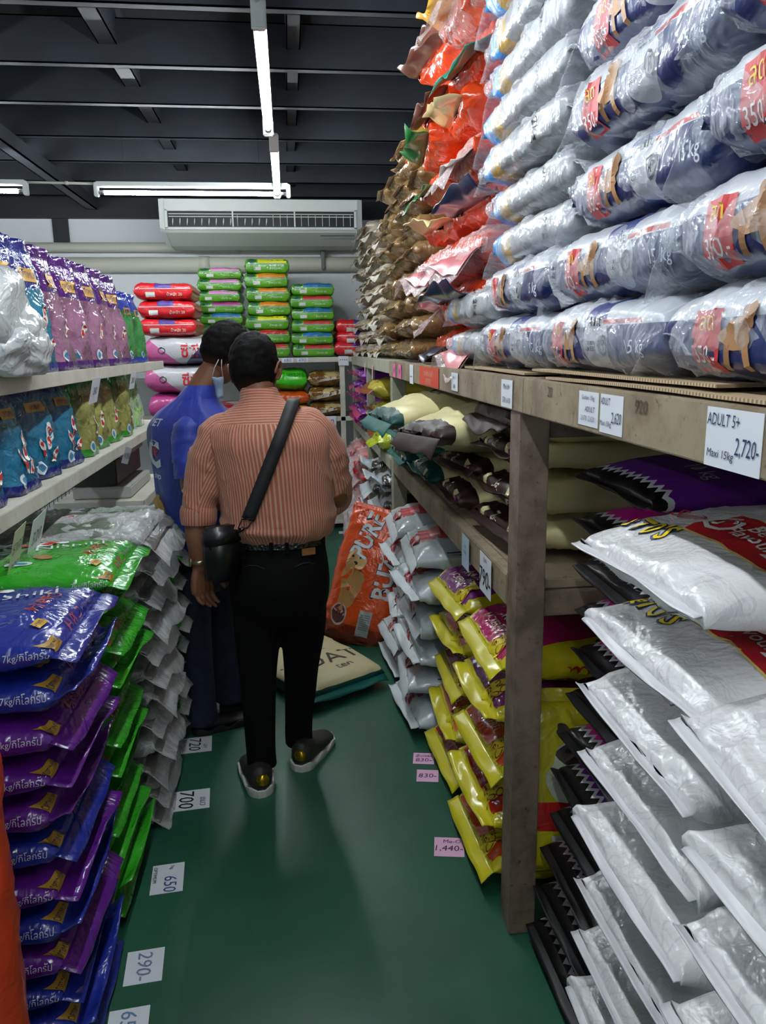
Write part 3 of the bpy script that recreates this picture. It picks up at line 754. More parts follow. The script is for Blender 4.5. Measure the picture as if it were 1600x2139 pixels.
crumple((-.745, 2.25, 1.655), (.07, .19, .085), 8, 'white plastic bag hanging over the upper left shelf edge')
crumple((-.98, 2.1, 1.78), (.12, .2, .15), 12, 'white plastic bag behind the bulging one on the upper left shelf')
# flat white packets on the highest left shelf
KPK = Kind('white_packet', 'packet', dict(L=.42, W=.34, T=.052, n=8, e=4.5, wr=.003, pl=.006, fin=.05), mat('white_packet_paper', srgb('#c3c9ce'), .5),
           lambda b, v: [('print', b.panel('E', .2, .02, 0, 0, 0, .002), ink('#8d929a'), None)], seal_mat=mat('smoky_film', srgb('#6f7676'), .25, coat=.5), variants=3, droop=.9)
for i, (x, y, z, rz) in enumerate(((-1.25, 3.3, 2.04, .2), (-1.25, 2.85, 2.04, -.1), (-1.27, 2.85, 2.10, .1), (-1.26, 2.4, 2.04, 0), (-1.26, 2.4, 2.10, .1), (-1.27, 2.42, 2.16, -.1), (-1.26, 2.85, 2.16, .1))):
    KPK.put(i, (x, y, z), (0, 0, rz), ['white flat packet at the far end of the highest left shelf', 'lowest flat packet in the middle pile of the highest left shelf', 'middle flat packet in the middle pile of the highest left shelf', 'lowest flat packet in the near pile of the highest left shelf', 'middle flat packet in the near pile of the highest left shelf', 'top flat packet in the near pile of the highest left shelf', 'top flat packet in the middle pile of the highest left shelf'][i], 'white packets on the highest left shelf')
crumple((-1.22, 2.42, 2.27), (.14, .2, .09), 21, 'clear plastic bag on top of the white packets at the upper left', clear_wrap('milky_film'))
# goods on the lowest left shelf
def slab(name, a, b, m, label, cat, rz=0, bev=.006, group=None, deco=None):
    c = [(a[i]+b[i])/2 for i in range(3)]; o = MB().box(tuple(a[i]-c[i] for i in range(3)), tuple(b[i]-c[i] for i in range(3)), bev=bev).build(name, m, None, loc=c, rot=(0, 0, rz)); return tag(o, label, cat, group)
slab('book_bundle', (-1.12, 4.02, .902), (-.83, 4.6, .96), mat('paper_white', srgb('#a9a9a4'), .6), 'flat white bundle lying on the lowest left shelf', 'bundle')
slab('storage_box', (-1.15, 4.05, .962), (-.9, 4.7, 1.10), mat('dark_box', srgb('#2b2726'), .4), 'dark box on the white bundle of the lowest left shelf', 'box')
slab('storage_box', (-1.1, 4.1, 1.102), (-.86, 4.6, 1.15), mat('pale_box', srgb('#9a9c96'), .5), 'pale flat box on top of the dark box', 'box')

# ------------------------------------------------------------------ stacks at the back wall
rnd = random.Random(9)
def deco_back(band, txt, w):
    def f(b, v):
        L, T = b.L, b.T
        o = [('label_band', b.panel('N', L*.66, T*.24, L*.12, T*.30, 0, .003, nx=10, ny=2), band, 'coloured label band') if band else None,
             ('crest', b.panel('N', L*.2, T*.2, -L*.34, T*.3, 0, .003, 'oval'), ink('#0f5a38'), None) if band else None,
             ('fold', b.panel('N', L*.94, T*.05, 0, T*.12, 0, .004, nx=10, ny=1), ink(w), None),
             ('barcode_patch', b.panel('N', L*.16, T*.24, -L*.22, -T*.18, 0, .003), ink('#c8cdc8'), None),
             ('barcode', b.bars('N', L*.13, T*.18, -L*.22, -T*.18, n=12), ink('#20221f'), None),
             ('lettering', b.text('N', txt, T*.18, L*.2, -T*.16), ink('#c9d6c0'), None)]
        return [x for x in o if x]
    return f
GB = dict(L=.365, W=.5, T=.11, n=12, e=4.6, m=2.6, taper=.02, wr=.006, pl=.006, fin=.012, fq=6)
def gk(nm, h, T): return Kind('pet_food_sack', 'sack', dict(GB, T=T, n=16, m=3, e=6), M_gfoil, deco_back(ink(h), 'น้ำหนัก 10', '#8fae9a'), variants=2, nt=24, na=36, droop=0)
M_gfoil = film('green_pet_film', lambda g: g.mix(g.noise(5, 3).step(.35, .65), srgb('#5aa51c'), srgb('#478f18')), .3, bstr=.35)
PALC = {'pink': '#d78fc0', 'magenta': '#b0388a', 'blue': '#1f6fb5', 'yellow': '#dfe01c', 'orange': '#e08a1e', 'red': '#c02a2a'}
for ci, (x, dz, names) in enumerate(((-.555, .0945, 'blue magenta magenta blue magenta pink pink pink'), (-.155, .118, 'red red yellow orange orange orange yellow'), (.235, .104, 'red blue red blue red blue'))):
    names = names.split(); KK = {c: gk(c, PALC[c], dz+.002) for c in set(names)}
    wh = ['the left green back stack', 'the tallest green stack', 'the right green back stack'][ci]
    stack(x, 7.16, 1.565, dz, len(names), 0, lambda i: (KK[names[i]], i, 'green sack with %s band' % names[i]), wh, 'green sacks stacked on the back rack', rnd, .012, .03)
M_red = film('red_pet_film', srgb('#c81a24'), .35, bstr=.35)
REDK = Kind('pet_food_sack', 'sack', dict(L=.42, W=.55, T=.132, n=10, e=4, m=2.6, wr=.008, pl=.008, fin=.015), M_red, lambda b, v: deco_back(None, 'น้ำหนัก 20', '#d8a0a0')(b, v)+[('picture', b.panel('top', .22, .26, .0, -.08, 0, .002, 'blob'), ink('#c9c5bb'), 'white animal picture'), ('label_band', b.panel('N', .12, .035, .0, .032, 0, .003), ink('#4a3a8a'), None)], variants=2, droop=0)
M_cp = film('white_red_pet_film', lambda g: g.mix(((g.X+g.Z*.5) < -.42), g.mix(((g.X-g.Z*.4) > .62), srgb('#b4b4b8'), srgb('#24284a')), srgb('#b8508a')), .35, (.5, .6, .2), .3)
CPK = Kind('pet_food_sack', 'sack', dict(L=.5, W=.6, T=.216, n=8, e=3.4, m=2.4, wr=.008, pl=.008, fin=.015), M_cp, lambda b, v: [('lettering', b.text('N', 'ซีพี', .10, .10, .0, 0, .95, bold=.018), ink('#c01f2a'), 'red Thai lettering'), ('emblem', b.text('N', 'C', .05, -.12, -.0, 20), ink('#2a2c33'), None), ('emblem', b.text('N', 'C', .05, -.105, -.0, 200), ink('#2a2c33'), None)], variants=2, droop=0)
M_cpp = film('pink_pet_film', srgb('#a8387a'), .35, (.5, .6, .2), .3)
CPP = Kind('pet_food_sack', 'sack', dict(L=.5, W=.6, T=.216, n=8, e=3.4, m=2.4, wr=.008, pl=.008, fin=.015), M_cpp, None, variants=1, droop=0)
stack(-.84, 6.44, 0, .2185, 8, 0, lambda i: ((CPK if i >= 6 else CPP), i, 'white sack with red lettering' if i >= 6 else 'magenta sack'), 'the pile under the red ones', 'large sacks in front of the back rack', rnd, .01, .02)
stack(-.905, 6.42, 1.748, .1325, 3, 0, lambda i: (REDK, i, 'red twenty kilo sack'), 'the three red ones', 'red sacks by the back wall', rnd, .01, .02)
stack(.64, 7.16, 1.565, .095, 3, 0, lambda i: (REDK, i, 'red sack'), 'the pile right of the green stacks', 'red sacks at the right end of the back rack', rnd, .01, .02)
# middle shelf at the back
Mk = Kind('pet_food_sack', 'sack', dict(L=.3, W=.45, T=.19, n=6, e=2.6, wr=.01, pl=.01, fin=.02), film('bright_green_film', srgb('#3fbf1e'), .3), lambda b, v: [('lettering', b.text('N', 'Chicken Liver', .04, 0, .04, 180), ink('#123c12'), 'upside-down dark lettering')], variants=1)
Mo = Kind('pet_food_sack', 'sack', dict(L=.3, W=.45, T=.125, n=6, e=2.8, wr=.01, pl=.01, fin=.02), film('deep_orange_film', srgb('#d0561a'), .3), None, variants=1)
My = Kind('pet_food_sack', 'sack', dict(L=.3, W=.45, T=.105, n=6, e=2.8, wr=.01, pl=.01, fin=.02), film('yellow_film', srgb('#d9b21a'), .35), None, variants=1)
My.put(0, (.03, 7.12, 1.097), (0, 0, 0), 'yellow sack at the bottom of the pile on the middle back shelf'); Mo.put(0, (.02, 7.12, 1.215), (0, 0, .03), 'orange sack between yellow and green sacks on the middle back shelf'); Mk.put(0, (.02, 7.12, 1.375), (0, 0, -.03), 'bright green sack with upside-down lettering on the middle back shelf')
M_bw = film('brown_cream_film', lambda g: g.mix((g.noise(7, 3, .6)+g.Z*.06).step(.47, .5), srgb('#7c5218'), srgb('#c8b478')), .35)
Mb_ = Kind('pet_food_sack', 'sack', dict(L=.29, W=.45, T=.125, n=5, e=2.4, wr=.012, pl=.012, fin=.035), M_bw, lambda b, v: [('white_stripe', b.panel('N', .33, .022, 0, -.01, 10, .004, nx=10, ny=1), ink('#c9c6ba'), None), ('lettering', b.text('N', '10', .045, .07, -.02), ink('#241a10'), None), ('lettering', b.text('N', 'NUTTO', .022, -.07, .012), ink('#241a10'), None)], mat('cream_seal', srgb('#c4bfa8'), .4), variants=3)
stack(.33, 7.12, 1.04, .135, 3, 0, lambda i: (Mb_, i, 'brown and cream ten kilo sack'), 'the middle back shelf pile', 'brown and cream sacks on the back rack', rnd, .015, .08)
REDK.put(0, (-.45, 7.16, 1.108), (0, 0, 0), 'red sack on the middle back shelf behind the two people')
card_tag((.0, 6.89, 1.543), (1, 0, 0), (0, 0, 1), .10, .04, M_paper, [('680', .03, 0, 0, '#5a5e90')], 'left price label on the back rack top shelf', 'price labels on the back rack')
card_tag((.13, 6.89, 1.543), (1, 0, 0), (0, 0, 1), .10, .04, M_paper, [('690', .03, 0, 0, '#5a5e90')], 'right price label on the back rack top shelf', 'price labels on the back rack')
card_tag((.49, 6.885, 1.53), (1, 0, 0), (0, 0, 1), .09, .08, M_paper, [('....', .01, 0, 0.01, '#5a5e70')], 'blank looking label on the corner post of the back rack', 'price labels on the back rack')
card_tag((.34, 6.885, 1.005), (1, 0, 0), (0, 0, 1), .14, .085, M_paper, [('380', .05, 0, -.01, '#9a4aa0')], 'price label with purple digits on the middle back shelf', 'price labels on the back rack')
# ------------------------------------------------------------------ right top shelf
rnd = random.Random(21)
TOPZ = 1.592
def c_navy(g):
    white = srgb('#aeb1b9'); navy = srgb('#16265c')
    low = (g.Z+g.noise(3)*.05) < .30
    c = g.mix(low, white, navy)
    blob = g.ell(g.X, .18, .20, g.Z, -.15, .75)
    c = g.mix(blob, c, white)
    c = g.mix(g.rect(g.X, .30, .80, g.Z, .30, .42), c, srgb('#a53030'))
    c = g.mix(g.rect(g.X, -.0, .34, g.Z, .45, 1.2), c, srgb('#2b3d78'))
    return c
M_navy = film('navy_white_film', c_navy, .4, (.56, .45, .135), .25)
def deco_navy(b, v):
    T = [('lettering', b.text('N', '15 kg', .028, .205, -.022, 0, .95), ink('#c6cad6'), 'white weight lettering'),
         ('red_tag', b.panel('N', .075, .085, -.165, -.012, 0, .002, skew=.1), ink('#b5262b'), 'red price flash'),
         ('lettering', b.text('N', '350.-', .024, -.165, -.03, 0, .9, .0035), ink('#d6cdd0'), None),
         ('lettering', b.text('N', 'ลด', .02, -.165, .012, 0, 1, .0035), ink('#d8b02a'), 'yellow lettering'),
         ('dog_picture', b.panel('N', .08, .04, -.085, -.004, 10, .0024, 'blob'), ink('#a4764e'), None),
         ('dog_picture', b.panel('N', .014, .034, -.108, -.03, -6, .0024), ink('#8d6442'), None),
         ('dog_picture', b.panel('N', .035, .03, -.055, .02, -6, .003, 'blob'), ink('#8d6442'), None),
         ('dog_picture', b.panel('N', .014, .034, -.062, -.03, 8, .0024), ink('#a4764e'), None),
         ('lettering', b.text('N', 'HIGH DIGESTIBILITY', .007, .03, -.012, 0, .9, .003), ink('#22242c'), None),
         ('lettering', b.text('N', 'LARGE BREED', .007, .03, -.022, 0, .9, .003), ink('#22242c'), None),
         ('emblem', b.text('N', 'O', .04, .085, -.016, 0, 1, .003), ink('#4a4d58'), None), ('emblem', b.text('N', 'R', .018, .085, -.016, 0, 1, .003, shear=.4), ink('#33353f'), None),
         ('lettering', b.text('N', 'Adult', .018, .05, .026, 0, 1, .003), ink('#22242c'), None),
         ('lettering', b.text('top', 'ROYAL CANIN', .06, -.02, -.08, 0, .8, .003), ink('#a52a30'), 'red lettering')]
    return T
WR = dict(mat=W1, ends=(-1, 1), fin=.12, wr=.014, fq=5, droop=.6)
NAVY = Kind('wrapped_pet_food_sack', 'sack', dict(L=.58, W=.42, T=.145, n=8, e=3.6, wr=.007, pl=.01, fin=.02, m=2.4), M_navy, deco_navy, variants=4, wrap=WR, nt=40, na=52)
gN = 'navy and white fifteen kilo sacks in clear wrap'
def colput(K, xs, z0, dz, n, y, rz, what, where, grp, ys=None, jit=.02, ja=.03):
    for i in range(n):
        K.put(i+int(y*7), (xs+rnd.uniform(-jit, jit), (ys[i] if ys else y)+rnd.uniform(-jit, jit)*.6, z0+dz*(i+.5)), (0, 0, rz+rnd.uniform(-ja, ja)), '%s, %s' % (what, nth(i, n, where)), grp)
colput(NAVY, .80, TOPZ, .142, 6, 1.40, -PI/2, 'navy and white wrapped sack', 'the second top pile from right', gN, [1.46, 1.43, 1.36, 1.34, 1.34, 1.33])
colput(NAVY, .78, TOPZ, .142, 6, .84, -PI/2, 'navy and white wrapped sack', 'the top right edge pile', gN, [.88, .86, .78, .76, .76, .75])
colput(NAVY, .80, TOPZ, .138, 2, 2.0, -PI/2, 'navy and white wrapped sack', 'the pair under the pale pile', gN, [2.02, 2.0])
M_12 = film('grey_white_gold_film', lambda g: g.mix(g.X < -.42, g.mix(g.rect(g.X, -.42, 2, g.Z, -2, 2), srgb('#85868a'), srgb('#8b8c90')), g.mix(g.X < -.72, g.mix(g.Z > .25, srgb('#a8873f'), srgb('#b8aa9c')), srgb('#3d8fd0'))), .4, (.60, .42, .10), .35)
def deco12(b, v):
    return [('lettering', b.text('N', '12kg', .038, .15, 0, -90, .8, .002), ink('#2c2c30'), None)]+[('small_print', b.text('N', 'complete food for adult', .0065, .03-.012*j, 0, -90, .85, .002), ink('#55565a'), None) for j in range(3)]
K12 = Kind('wrapped_pet_food_sack', 'sack', dict(L=.62, W=.42, T=.108, n=8, e=3.8, m=2.4, wr=.007, pl=.012, fin=.03), M_12, deco12, variants=3, wrap=dict(WR, fin=.13), nt=40, na=52)
colput(K12, .80, TOPZ+.276, .106, 9, 1.98, -PI/2, 'pale twelve kilo sack', 'the pale pile on top', 'pale twelve kilo sacks in clear wrap')
colput(K12, .80, TOPZ, .118, 2, 2.52, -PI/2, 'pale wrapped sack with blue end', 'the low pair beside the orange pile', 'pale wrapped sacks beside the orange pile')
# orange sacks, their sealed ends towards the aisle
M_orange = film('orange_glossy_film', lambda g: g.mix(g.noise(4, 3, .6).step(.35, .7), srgb('#e0481a'), srgb('#c93a14')), .22, bstr=.55, sc=8)
SEALC = [mat('seal_'+n, srgb(h), .3, coat=.5) for n, h in (('yellow', '#d9a63a'), ('cream', '#dcc88f'), ('teal', '#118a78'), ('white', '#c9c6c0'), ('green', '#146b2c'), ('pink', '#d97a82'), ('navy', '#1b2448'), ('brown', '#5a3228'))]
OB = dict(L=.62, W=.46, T=.155, n=4.2, e=2.7, wr=.013, pl=.02, fin=.105, fq=5)
def okind(j, wrap): return Kind('orange_pet_food_sack', 'sack', dict(OB, seed=j*3.3), M_orange, (lambda b, v: [('lettering', b.text('top', 'STAR', .06, .2, 0, 90, 1, .003), ink('#3a2a18'), None)]) if j < 2 else None, SEALC[j], (1,), wrap=(dict(mat=clear_wrap('pink_clear_film', (1, .86, .86), .08), ends=(1,), fin=.13, wr=.016, fq=5) if wrap else None), variants=2, droop=(.5, -.3), nt=40, na=52)
OK = [okind(j, j in (0, 3, 5)) for j in range(8)]
seqA = [(5, 'pink'), (6, 'navy'), (5, 'pink'), (6, 'navy'), (3, 'white'), (1, 'cream'), (2, 'teal'), (0, 'yellow'), (0, 'yellow')]
seqB = [(6, 'navy'), (5, 'pink'), (5, 'pink'), (1, 'cream'), (4, 'green'), (4, 'green'), (7, 'brown'), (7, 'brown')]
for seq, y, w in ((seqA, 2.80, 'the nearer orange pile'), (seqB, 3.30, 'the farther orange pile')):
    for i, (j, cn) in enumerate(seq):
        OK[j].put(i, (.955+rnd.uniform(-.05, .02), y+rnd.uniform(-.02, .02), 1.575+.158*(i+.5)), (rnd.uniform(-.04, .04), .02, PI+rnd.uniform(-.12, .12)), 'orange sack with %s end seal, %s' % (cn, nth(i, len(seq), w)), 'orange sacks piled on the top shelf')
# brown paper-like bundles tied with string
M_brown = film('brown_glossy_film', lambda g: g.mix(g.noise(6, 3, .6).step(.35, .65), srgb('#8f7048'), srgb('#735634')), .25, bstr=.6, sc=11)
M_gold = film('gold_glossy_film', lambda g: g.mix(g.noise(6, 3, .6).step(.35, .65), srgb('#b09870'), srgb('#97753f')), .25, bstr=.6, sc=11)
BRK = Kind('brown_pet_food_sack', 'sack', dict(L=.5, W=.34, T=.118, n=3.2, e=2.8, wr=.012, pl=.018, fin=.035), M_brown, None, M_brown, (1,), variants=3, droop=(.3, -.3, .6), nt=24, na=32)
GOK = Kind('gold_pet_food_sack', 'sack', dict(L=.5, W=.4, T=.098, n=4, e=2.6, wr=.012, pl=.02, fin=.05), M_gold, None, M_gold, (1,), wrap=dict(mat=W3, ends=(1,), fin=.06, wr=.012), variants=2, droop=.3, nt=24, na=32)
for y, n, w in ((3.84, 8, 'the nearest brown pile'), (4.20, 9, 'the second brown pile'), (4.56, 9, 'the third brown pile'), (4.92, 9, 'the farthest brown pile')):
    colput(BRK, .87, 1.575, .115, n, y, PI, 'shiny brown sack', w, 'brown sacks piled on the top shelf', ja=.1, jit=.03)
for y, n, w in ((5.35, 9, 'the nearest gold pile'), (5.80, 9, 'the middle gold pile'), (6.25, 10, 'the farthest gold pile'), (6.68, 10, 'the gold pile in the corner')):
    colput(GOK, .89, 1.575, .102, n, y, PI, 'gold sack in milky film', w, 'gold sacks in milky film on the top shelf', ja=.08, jit=.03)
SMK = Kind('gold_pet_food_sack', 'sack', dict(L=.34, W=.5, T=.16, n=4, e=2.5, wr=.012, pl=.01, fin=.05), film('gold_red_film', lambda g: g.mix(g.rect(g.Y, -.5, -.2, g.Z, -2, 2), srgb('#a8823c'), srgb('#b5261e')), .25, (.34, .5, .16), .5), lambda b, v: [('badge', b.panel('E', .11, .08, .02, .0, 0, .003, 'oval'), ink('#cfc08a'), 'cream oval badge'), ('lettering', b.text('E', 'Smart', .03, .02, .0, 0, 1, .0045), ink('#4a3a20'), None)], variants=1)
SMK.put(0, (.78, 4.0, 2.60), (0, 0, PI), 'gold sack with red stripes lying alone on top of the brown piles')

# ------------------------------------------------------------------ right middle shelf: cream sacks
def cream(name, hdr, lim=.82):
    def c(g):
        n = g.noise(4, 3)
        b = g.mix(n.step(.35, .7), srgb('#d6cf9c'), srgb('#c4bb88'))
        b = g.mix(g.X > lim, b, hdr)
        return g.mix(g.ell(g.X, .0, .16, g.Y, .2, .14)*(g.Z > .2), b, srgb('#3a3024'))
    return mat(name, c, .45, dims=(.76, .5, .11), bump=lambda g: foil(g, 5), bstr=.25, bdist=.01, spec=.2)
brn = srgb('#2a1916'); tea = srgb('#08403a')
def deco_cr(t1, t2):
    def f(b, v):
        q = [('crest', b.panel('E', .04, .034, -.14, .006, 0, .003), ink('#b9b184'), None), ('lettering', b.text('E', t1, .026, -.02, .014, 0, 1, .003, shear=.1), ink('#c4b9b0'), None),
             ('lettering', b.text('E', t2, .018, .0, -.014, 0, 1, .003), ink('#a89c96'), None), ('crest', b.panel('E', .035, .03, .13, .004, 0, .003), ink('#b9b184'), None), ('berry_mark', b.panel('E', .035, .024, .17, -.01, 0, .003, 'oval'), ink('#a8458c'), None),
             ('lettering', b.text('top', 'EST 27 11', .012, .16, .0, 90, 1, .002), ink('#6d6a50'), None)]
        return q
    return f
CB = dict(L=.76, W=.5, T=.108, n=3.6, e=2.9, wr=.008, pl=.012, fin=.035, fq=4)
CRB = Kind('cream_pet_food_sack', 'sack', CB, cream('cream_brown_paper', brn), deco_cr('Zoat', 'SensitySkin'), mat('brown_seal', brn, .55, spec=.15), (1,), variants=3, droop=(.4, -.3, .2), nt=40, na=48)
CRT = Kind('cream_pet_food_sack', 'sack', CB, cream('cream_teal_paper', tea), deco_cr('Zoat', 'Ocean'), mat('teal_seal', srgb('#0b524a'), .55, spec=.2), (1,), variants=3, droop=(.3, -.3, .5), nt=40, na=48)
CBIG = dict(L=.84, W=.50, T=.17, n=3.2, e=2.5, wr=.014, pl=.02, fin=.06, fq=4, bow=.02)
CRB2 = Kind('cream_pet_food_sack', 'sack', CBIG, cream('big_cream_brown', brn, .965), None, mat('brown_seal', brn, .55, spec=.15), (1,), variants=2, droop=(.9, .5), nt=44, na=52)
CRT2 = Kind('cream_pet_food_sack', 'sack', CBIG, cream('big_cream_teal', tea, .975), lambda b, v: [('lettering', b.text('top', 'TEN', .07, .15, 0, 90, 1, .003), ink('#4d4a38'), None)], mat('teal_seal', srgb('#0b524a'), .55, spec=.2), (1,), variants=2, droop=(.6, .3), nt=44, na=52)
gC = 'cream sacks on the middle right shelf'
for y, K, cn, n, w, xo in ((2.26, CRB, 'brown', 3, 'the pile beside the post', 0), (2.80, CRB, 'brown', 2, 'the second pile from the post', -.02), (3.34, CRT, 'teal', 2, 'the third pile from the post', -.04), (3.86, CRT, 'teal', 2, 'the farthest pile from the post', -.06)):
    for i in range(n):
        K.put(i+int(y*3), (.985+xo+rnd.uniform(-.02, .02), y+rnd.uniform(-.01, .01), 1.052+.112*(i+.5)), (rnd.uniform(-.03, .03), rnd.uniform(-.02, .03), PI+rnd.uniform(-.07, .07)), 'cream sack with %s header, %s' % (cn, nth(i, n, w)), gC)
CRB2.put(0, (.87, 2.80, 1.37), (.05, .03, PI+.16), 'big bulging cream sack with brown seal jutting into the aisle', gC)
CRT2.put(0, (.80, 3.34, 1.38), (.0, .04, PI+.10), 'big bulging cream sack with teal seal jutting farthest into the aisle', gC)
CRB2.put(1, (1.03, 2.26, 1.452), (0, 0, PI-.03), 'plain cream sack squeezed under the top shelf beside the post', gC)
CRT2.put(1, (1.03, 3.88, 1.36), (0, 0, PI), 'cream sack farthest back on the middle right shelf', gC)

# ------------------------------------------------------------------ far right rack
def small(name, dims, m, deco=None, sealm=None, wrap=None, drp=(.5, -.3), v=2): return Kind(name, 'sack', dims, m, deco, sealm, (1,), variants=v, droop=drp, nt=24, na=32, wrap=wrap)
PUR = small('purple_pet_food_sack', dict(L=.5, W=.5, T=.085, n=4, e=2.6, wr=.012, pl=.02, fin=.05), film('violet_film', srgb('#7a2a98'), .25, bstr=.6), lambda b, v: [('lettering', b.text('E', 'NULKRILL', .03, 0, 0, 0, 1.2), ink('#c0a8cc'), None)], mat('seal_magenta', srgb('#b52a6e'), .3))
colput(PUR, .80, 1.02, .092, 5, 5.95, PI, 'purple sack', 'the nearer purple pile', 'purple sacks on the far right shelf', ja=.08)
colput(PUR, .80, 1.02, .092, 5, 6.5, PI, 'purple sack', 'the farther purple pile', 'purple sacks on the far right shelf', ja=.08)
YBR = small('yellow_brown_sack', dict(L=.5, W=.42, T=.135, n=4, e=2.5, wr=.014, pl=.02, fin=.05), film('yellow_brown_film', lambda g: g.mix((g.Y+g.noise(5)*.2) > -.1, srgb('#7c3a14'), srgb('#b3a440')), .25, (.5, .42, .135), .6), None, mat('seal_brown2', srgb('#7c3a14'), .3))
colput(YBR, .80, 1.02, .142, 3, 5.2, PI, 'yellow and brown sack', 'the yellow and brown pile', 'yellow and brown sacks on the far right shelf', ja=.1)
LIM = small('lime_sack', dict(L=.4, W=.3, T=.13, n=4, e=2.4, wr=.016, pl=.02, fin=.06), film('lime_film', srgb('#b9c81a'), .25, bstr=.6), lambda b, v: [('lettering', b.text('E', 'ME', .05, 0, 0), ink('#3a4a10'), None)])
LIM.put(0, (.72, 4.68, 1.09), (0, 0, PI), 'lime yellow sack hanging over the far right shelf edge', 'lime sacks'); LIM.put(1, (.74, 4.72, 1.235), (0, 0, PI+.1), 'lime yellow sack resting on another lime sack', 'lime sacks')
REDW = small('red_sack', dict(L=.5, W=.5, T=.13, n=4, e=2.6, wr=.014, pl=.02, fin=.05), M_red, None, None, dict(mat=clear_wrap('pink_clear_film'), ends=(1,), fin=.1, wr=.024))
colput(REDW, .76, .045, .14, 6, 6.45, PI, 'red sack in clear film', 'the farthest red pile on the floor', 'red sacks in clear film', ja=.08)
colput(REDW, .78, .045, .14, 6, 5.9, PI, 'red sack in clear film', 'the nearer red pile on the floor', 'red sacks in clear film', ja=.08)
M_wb = film('white_black_film', lambda g: g.mix(g.noise(4, 3, .6).step(.5, .54), srgb('#b8bdc2'), srgb('#2c2622')), .3, bstr=.6)
WBK = small('white_black_sack', dict(L=.5, W=.46, T=.14, n=4, e=2.6, wr=.016, pl=.02, fin=.08), M_wb, None, mat('seal_pale', srgb('#b7c0c6'), .3))
colput(WBK, .78, .03, .15, 6, 4.62, PI, 'white and black sack', 'the pile behind the middle post', 'white and black sacks', ja=.1)
colput(WBK, .80, .03, .15, 6, 5.2, PI, 'white and black sack', 'the pile beside the red ones', 'white and black sacks', ja=.1)

# ------------------------------------------------------------------ right floor under the middle shelf
M_w20 = film('white_pp_film', srgb('#b4bcc0'), .35, bstr=.4, sc=6)
def deco20(b, v):
    return [('red_panel', b.panel('E', .11, .075, -.02, .008, -8, .003), ink('#a01c28'), 'red panel'), ('lettering', b.text('E', 'SUPER', .02, -.02, .02, -8, 1, .0045), ink('#cfc4c4'), None), ('lettering', b.text('E', 'น้ำหนักสุทธิ', .014, -.02, -.006, -8, 1, .0045), ink('#cfc4c4'), None),
            ('lettering', b.text('E', 'น้ำหนัก 20', .03, .13, -.014, -8, .9), ink('#2a2c30'), None),
            ('red_panel', b.panel('top', .16, .22, .2, -.02, 90, .003), ink('#b2363c'), 'red panel'),
            ('barcode', b.bars('P', .13, .06, -.14, 0, n=22), ink('#17181a'), None), ('barcode_frame', b.panel('P', .17, .003, -.14, .036, 0, .002), ink('#17181a'), None)]
W20 = Kind('white_pet_food_sack', 'sack', dict(L=.70, W=.47, T=.138, n=4.2, e=2.7, wr=.012, pl=.02, fin=.045, fq=5), M_w20, deco20, mat('white_seal', srgb('#bcc4c6'), .4), (1,), variants=4, droop=(.8, .4, .9, .2), nt=36, na=44)
for y, n, w in ((3.22, 6, 'the nearer white pile on the floor'), (3.72, 6, 'the farther white pile on the floor')):
    for i in range(n):
        W20.put(i+int(y), (.86+rnd.uniform(-.03, .03)-.02*(n-1-i)/n, y+rnd.uniform(-.02, .02), .005+.142*(i+.5)), (rnd.uniform(-.05, .05), .03, PI+rnd.uniform(-.12, .12)), 'white sack with red panel, %s' % nth(i, n, w), 'white twenty kilo sacks on the right floor')
def meo(name, c1, c2=None):
    def c(g):
        y = srgb('#c2b81a'); top = g.Z > (-.1)
        b = g.mix(top*(g.X < .985)*(g.Y.abs() < .84), y, c1)
        if c2: b = g.mix(top*(g.X < .45)*(g.Y.abs() < .86), b, c2)
        return b
    return film(name, c, .22, (.62, .45, .165), .45, 7)
def deco_meo(b, v):
    return [('brand_tag', b.panel('top', .07, .06, .265, .10, 90, .003), ink('#d8c82a'), 'yellow brand tag'), ('lettering', b.text('top', 'me-O', .026, .265, .10, 90, .9, .0045), ink('#7a1a20'), None),
            ('brand_tag', b.panel('E', .07, .05, .10, .025, 0, .003), ink('#d8c82a'), 'yellow brand tag'), ('lettering', b.text('E', 'me-O', .024, .10, .025, 0, .9, .0045), ink('#7a1a20'), None),
            ('lettering', b.text('top', 'MACKEREL', .026, .265, -.05, 90, .9, .003), ink('#d8cbb8'), None), ('lettering', b.text('top', 'Adult', .035, .22, .0, 90, 1, .003), ink('#d8cbb8'), None),
            ('lettering', b.text('P', 'me-O', .075, .0, -.01, 0, 1, .003), ink('#b02a1a'), 'large red lettering'), ('lettering', b.text('P', 'CAT FOOD', .014, .02, .045, 0, 1, .003), ink('#3a2a10'), None),
            ('barcode_patch', b.panel('E', .05, .04, .17, -.03, 0, .003), ink('#c4c8c0'), None), ('barcode', b.bars('E', .045, .034, .17, -.03, n=10), ink('#1a1a1a'), None)]
MB_ = dict(L=.62, W=.45, T=.16, n=2.6, e=2.7, wr=.010, pl=.016, fin=.05, fq=5)
ysl = mat('yellow_seal', srgb('#c4ba1c'), .3, coat=.5)
MEO = {n: Kind('cat_food_sack', 'sack', MB_, meo('cat_food_'+n, srgb(h), None), deco_meo, ysl, (1,), variants=2, droop=(.5, .2), nt=40, na=48) for n, h in (('orange', '#cf4a16'), ('magenta', '#a8185c'), ('purple', '#76206e'), ('red', '#a82018'))}
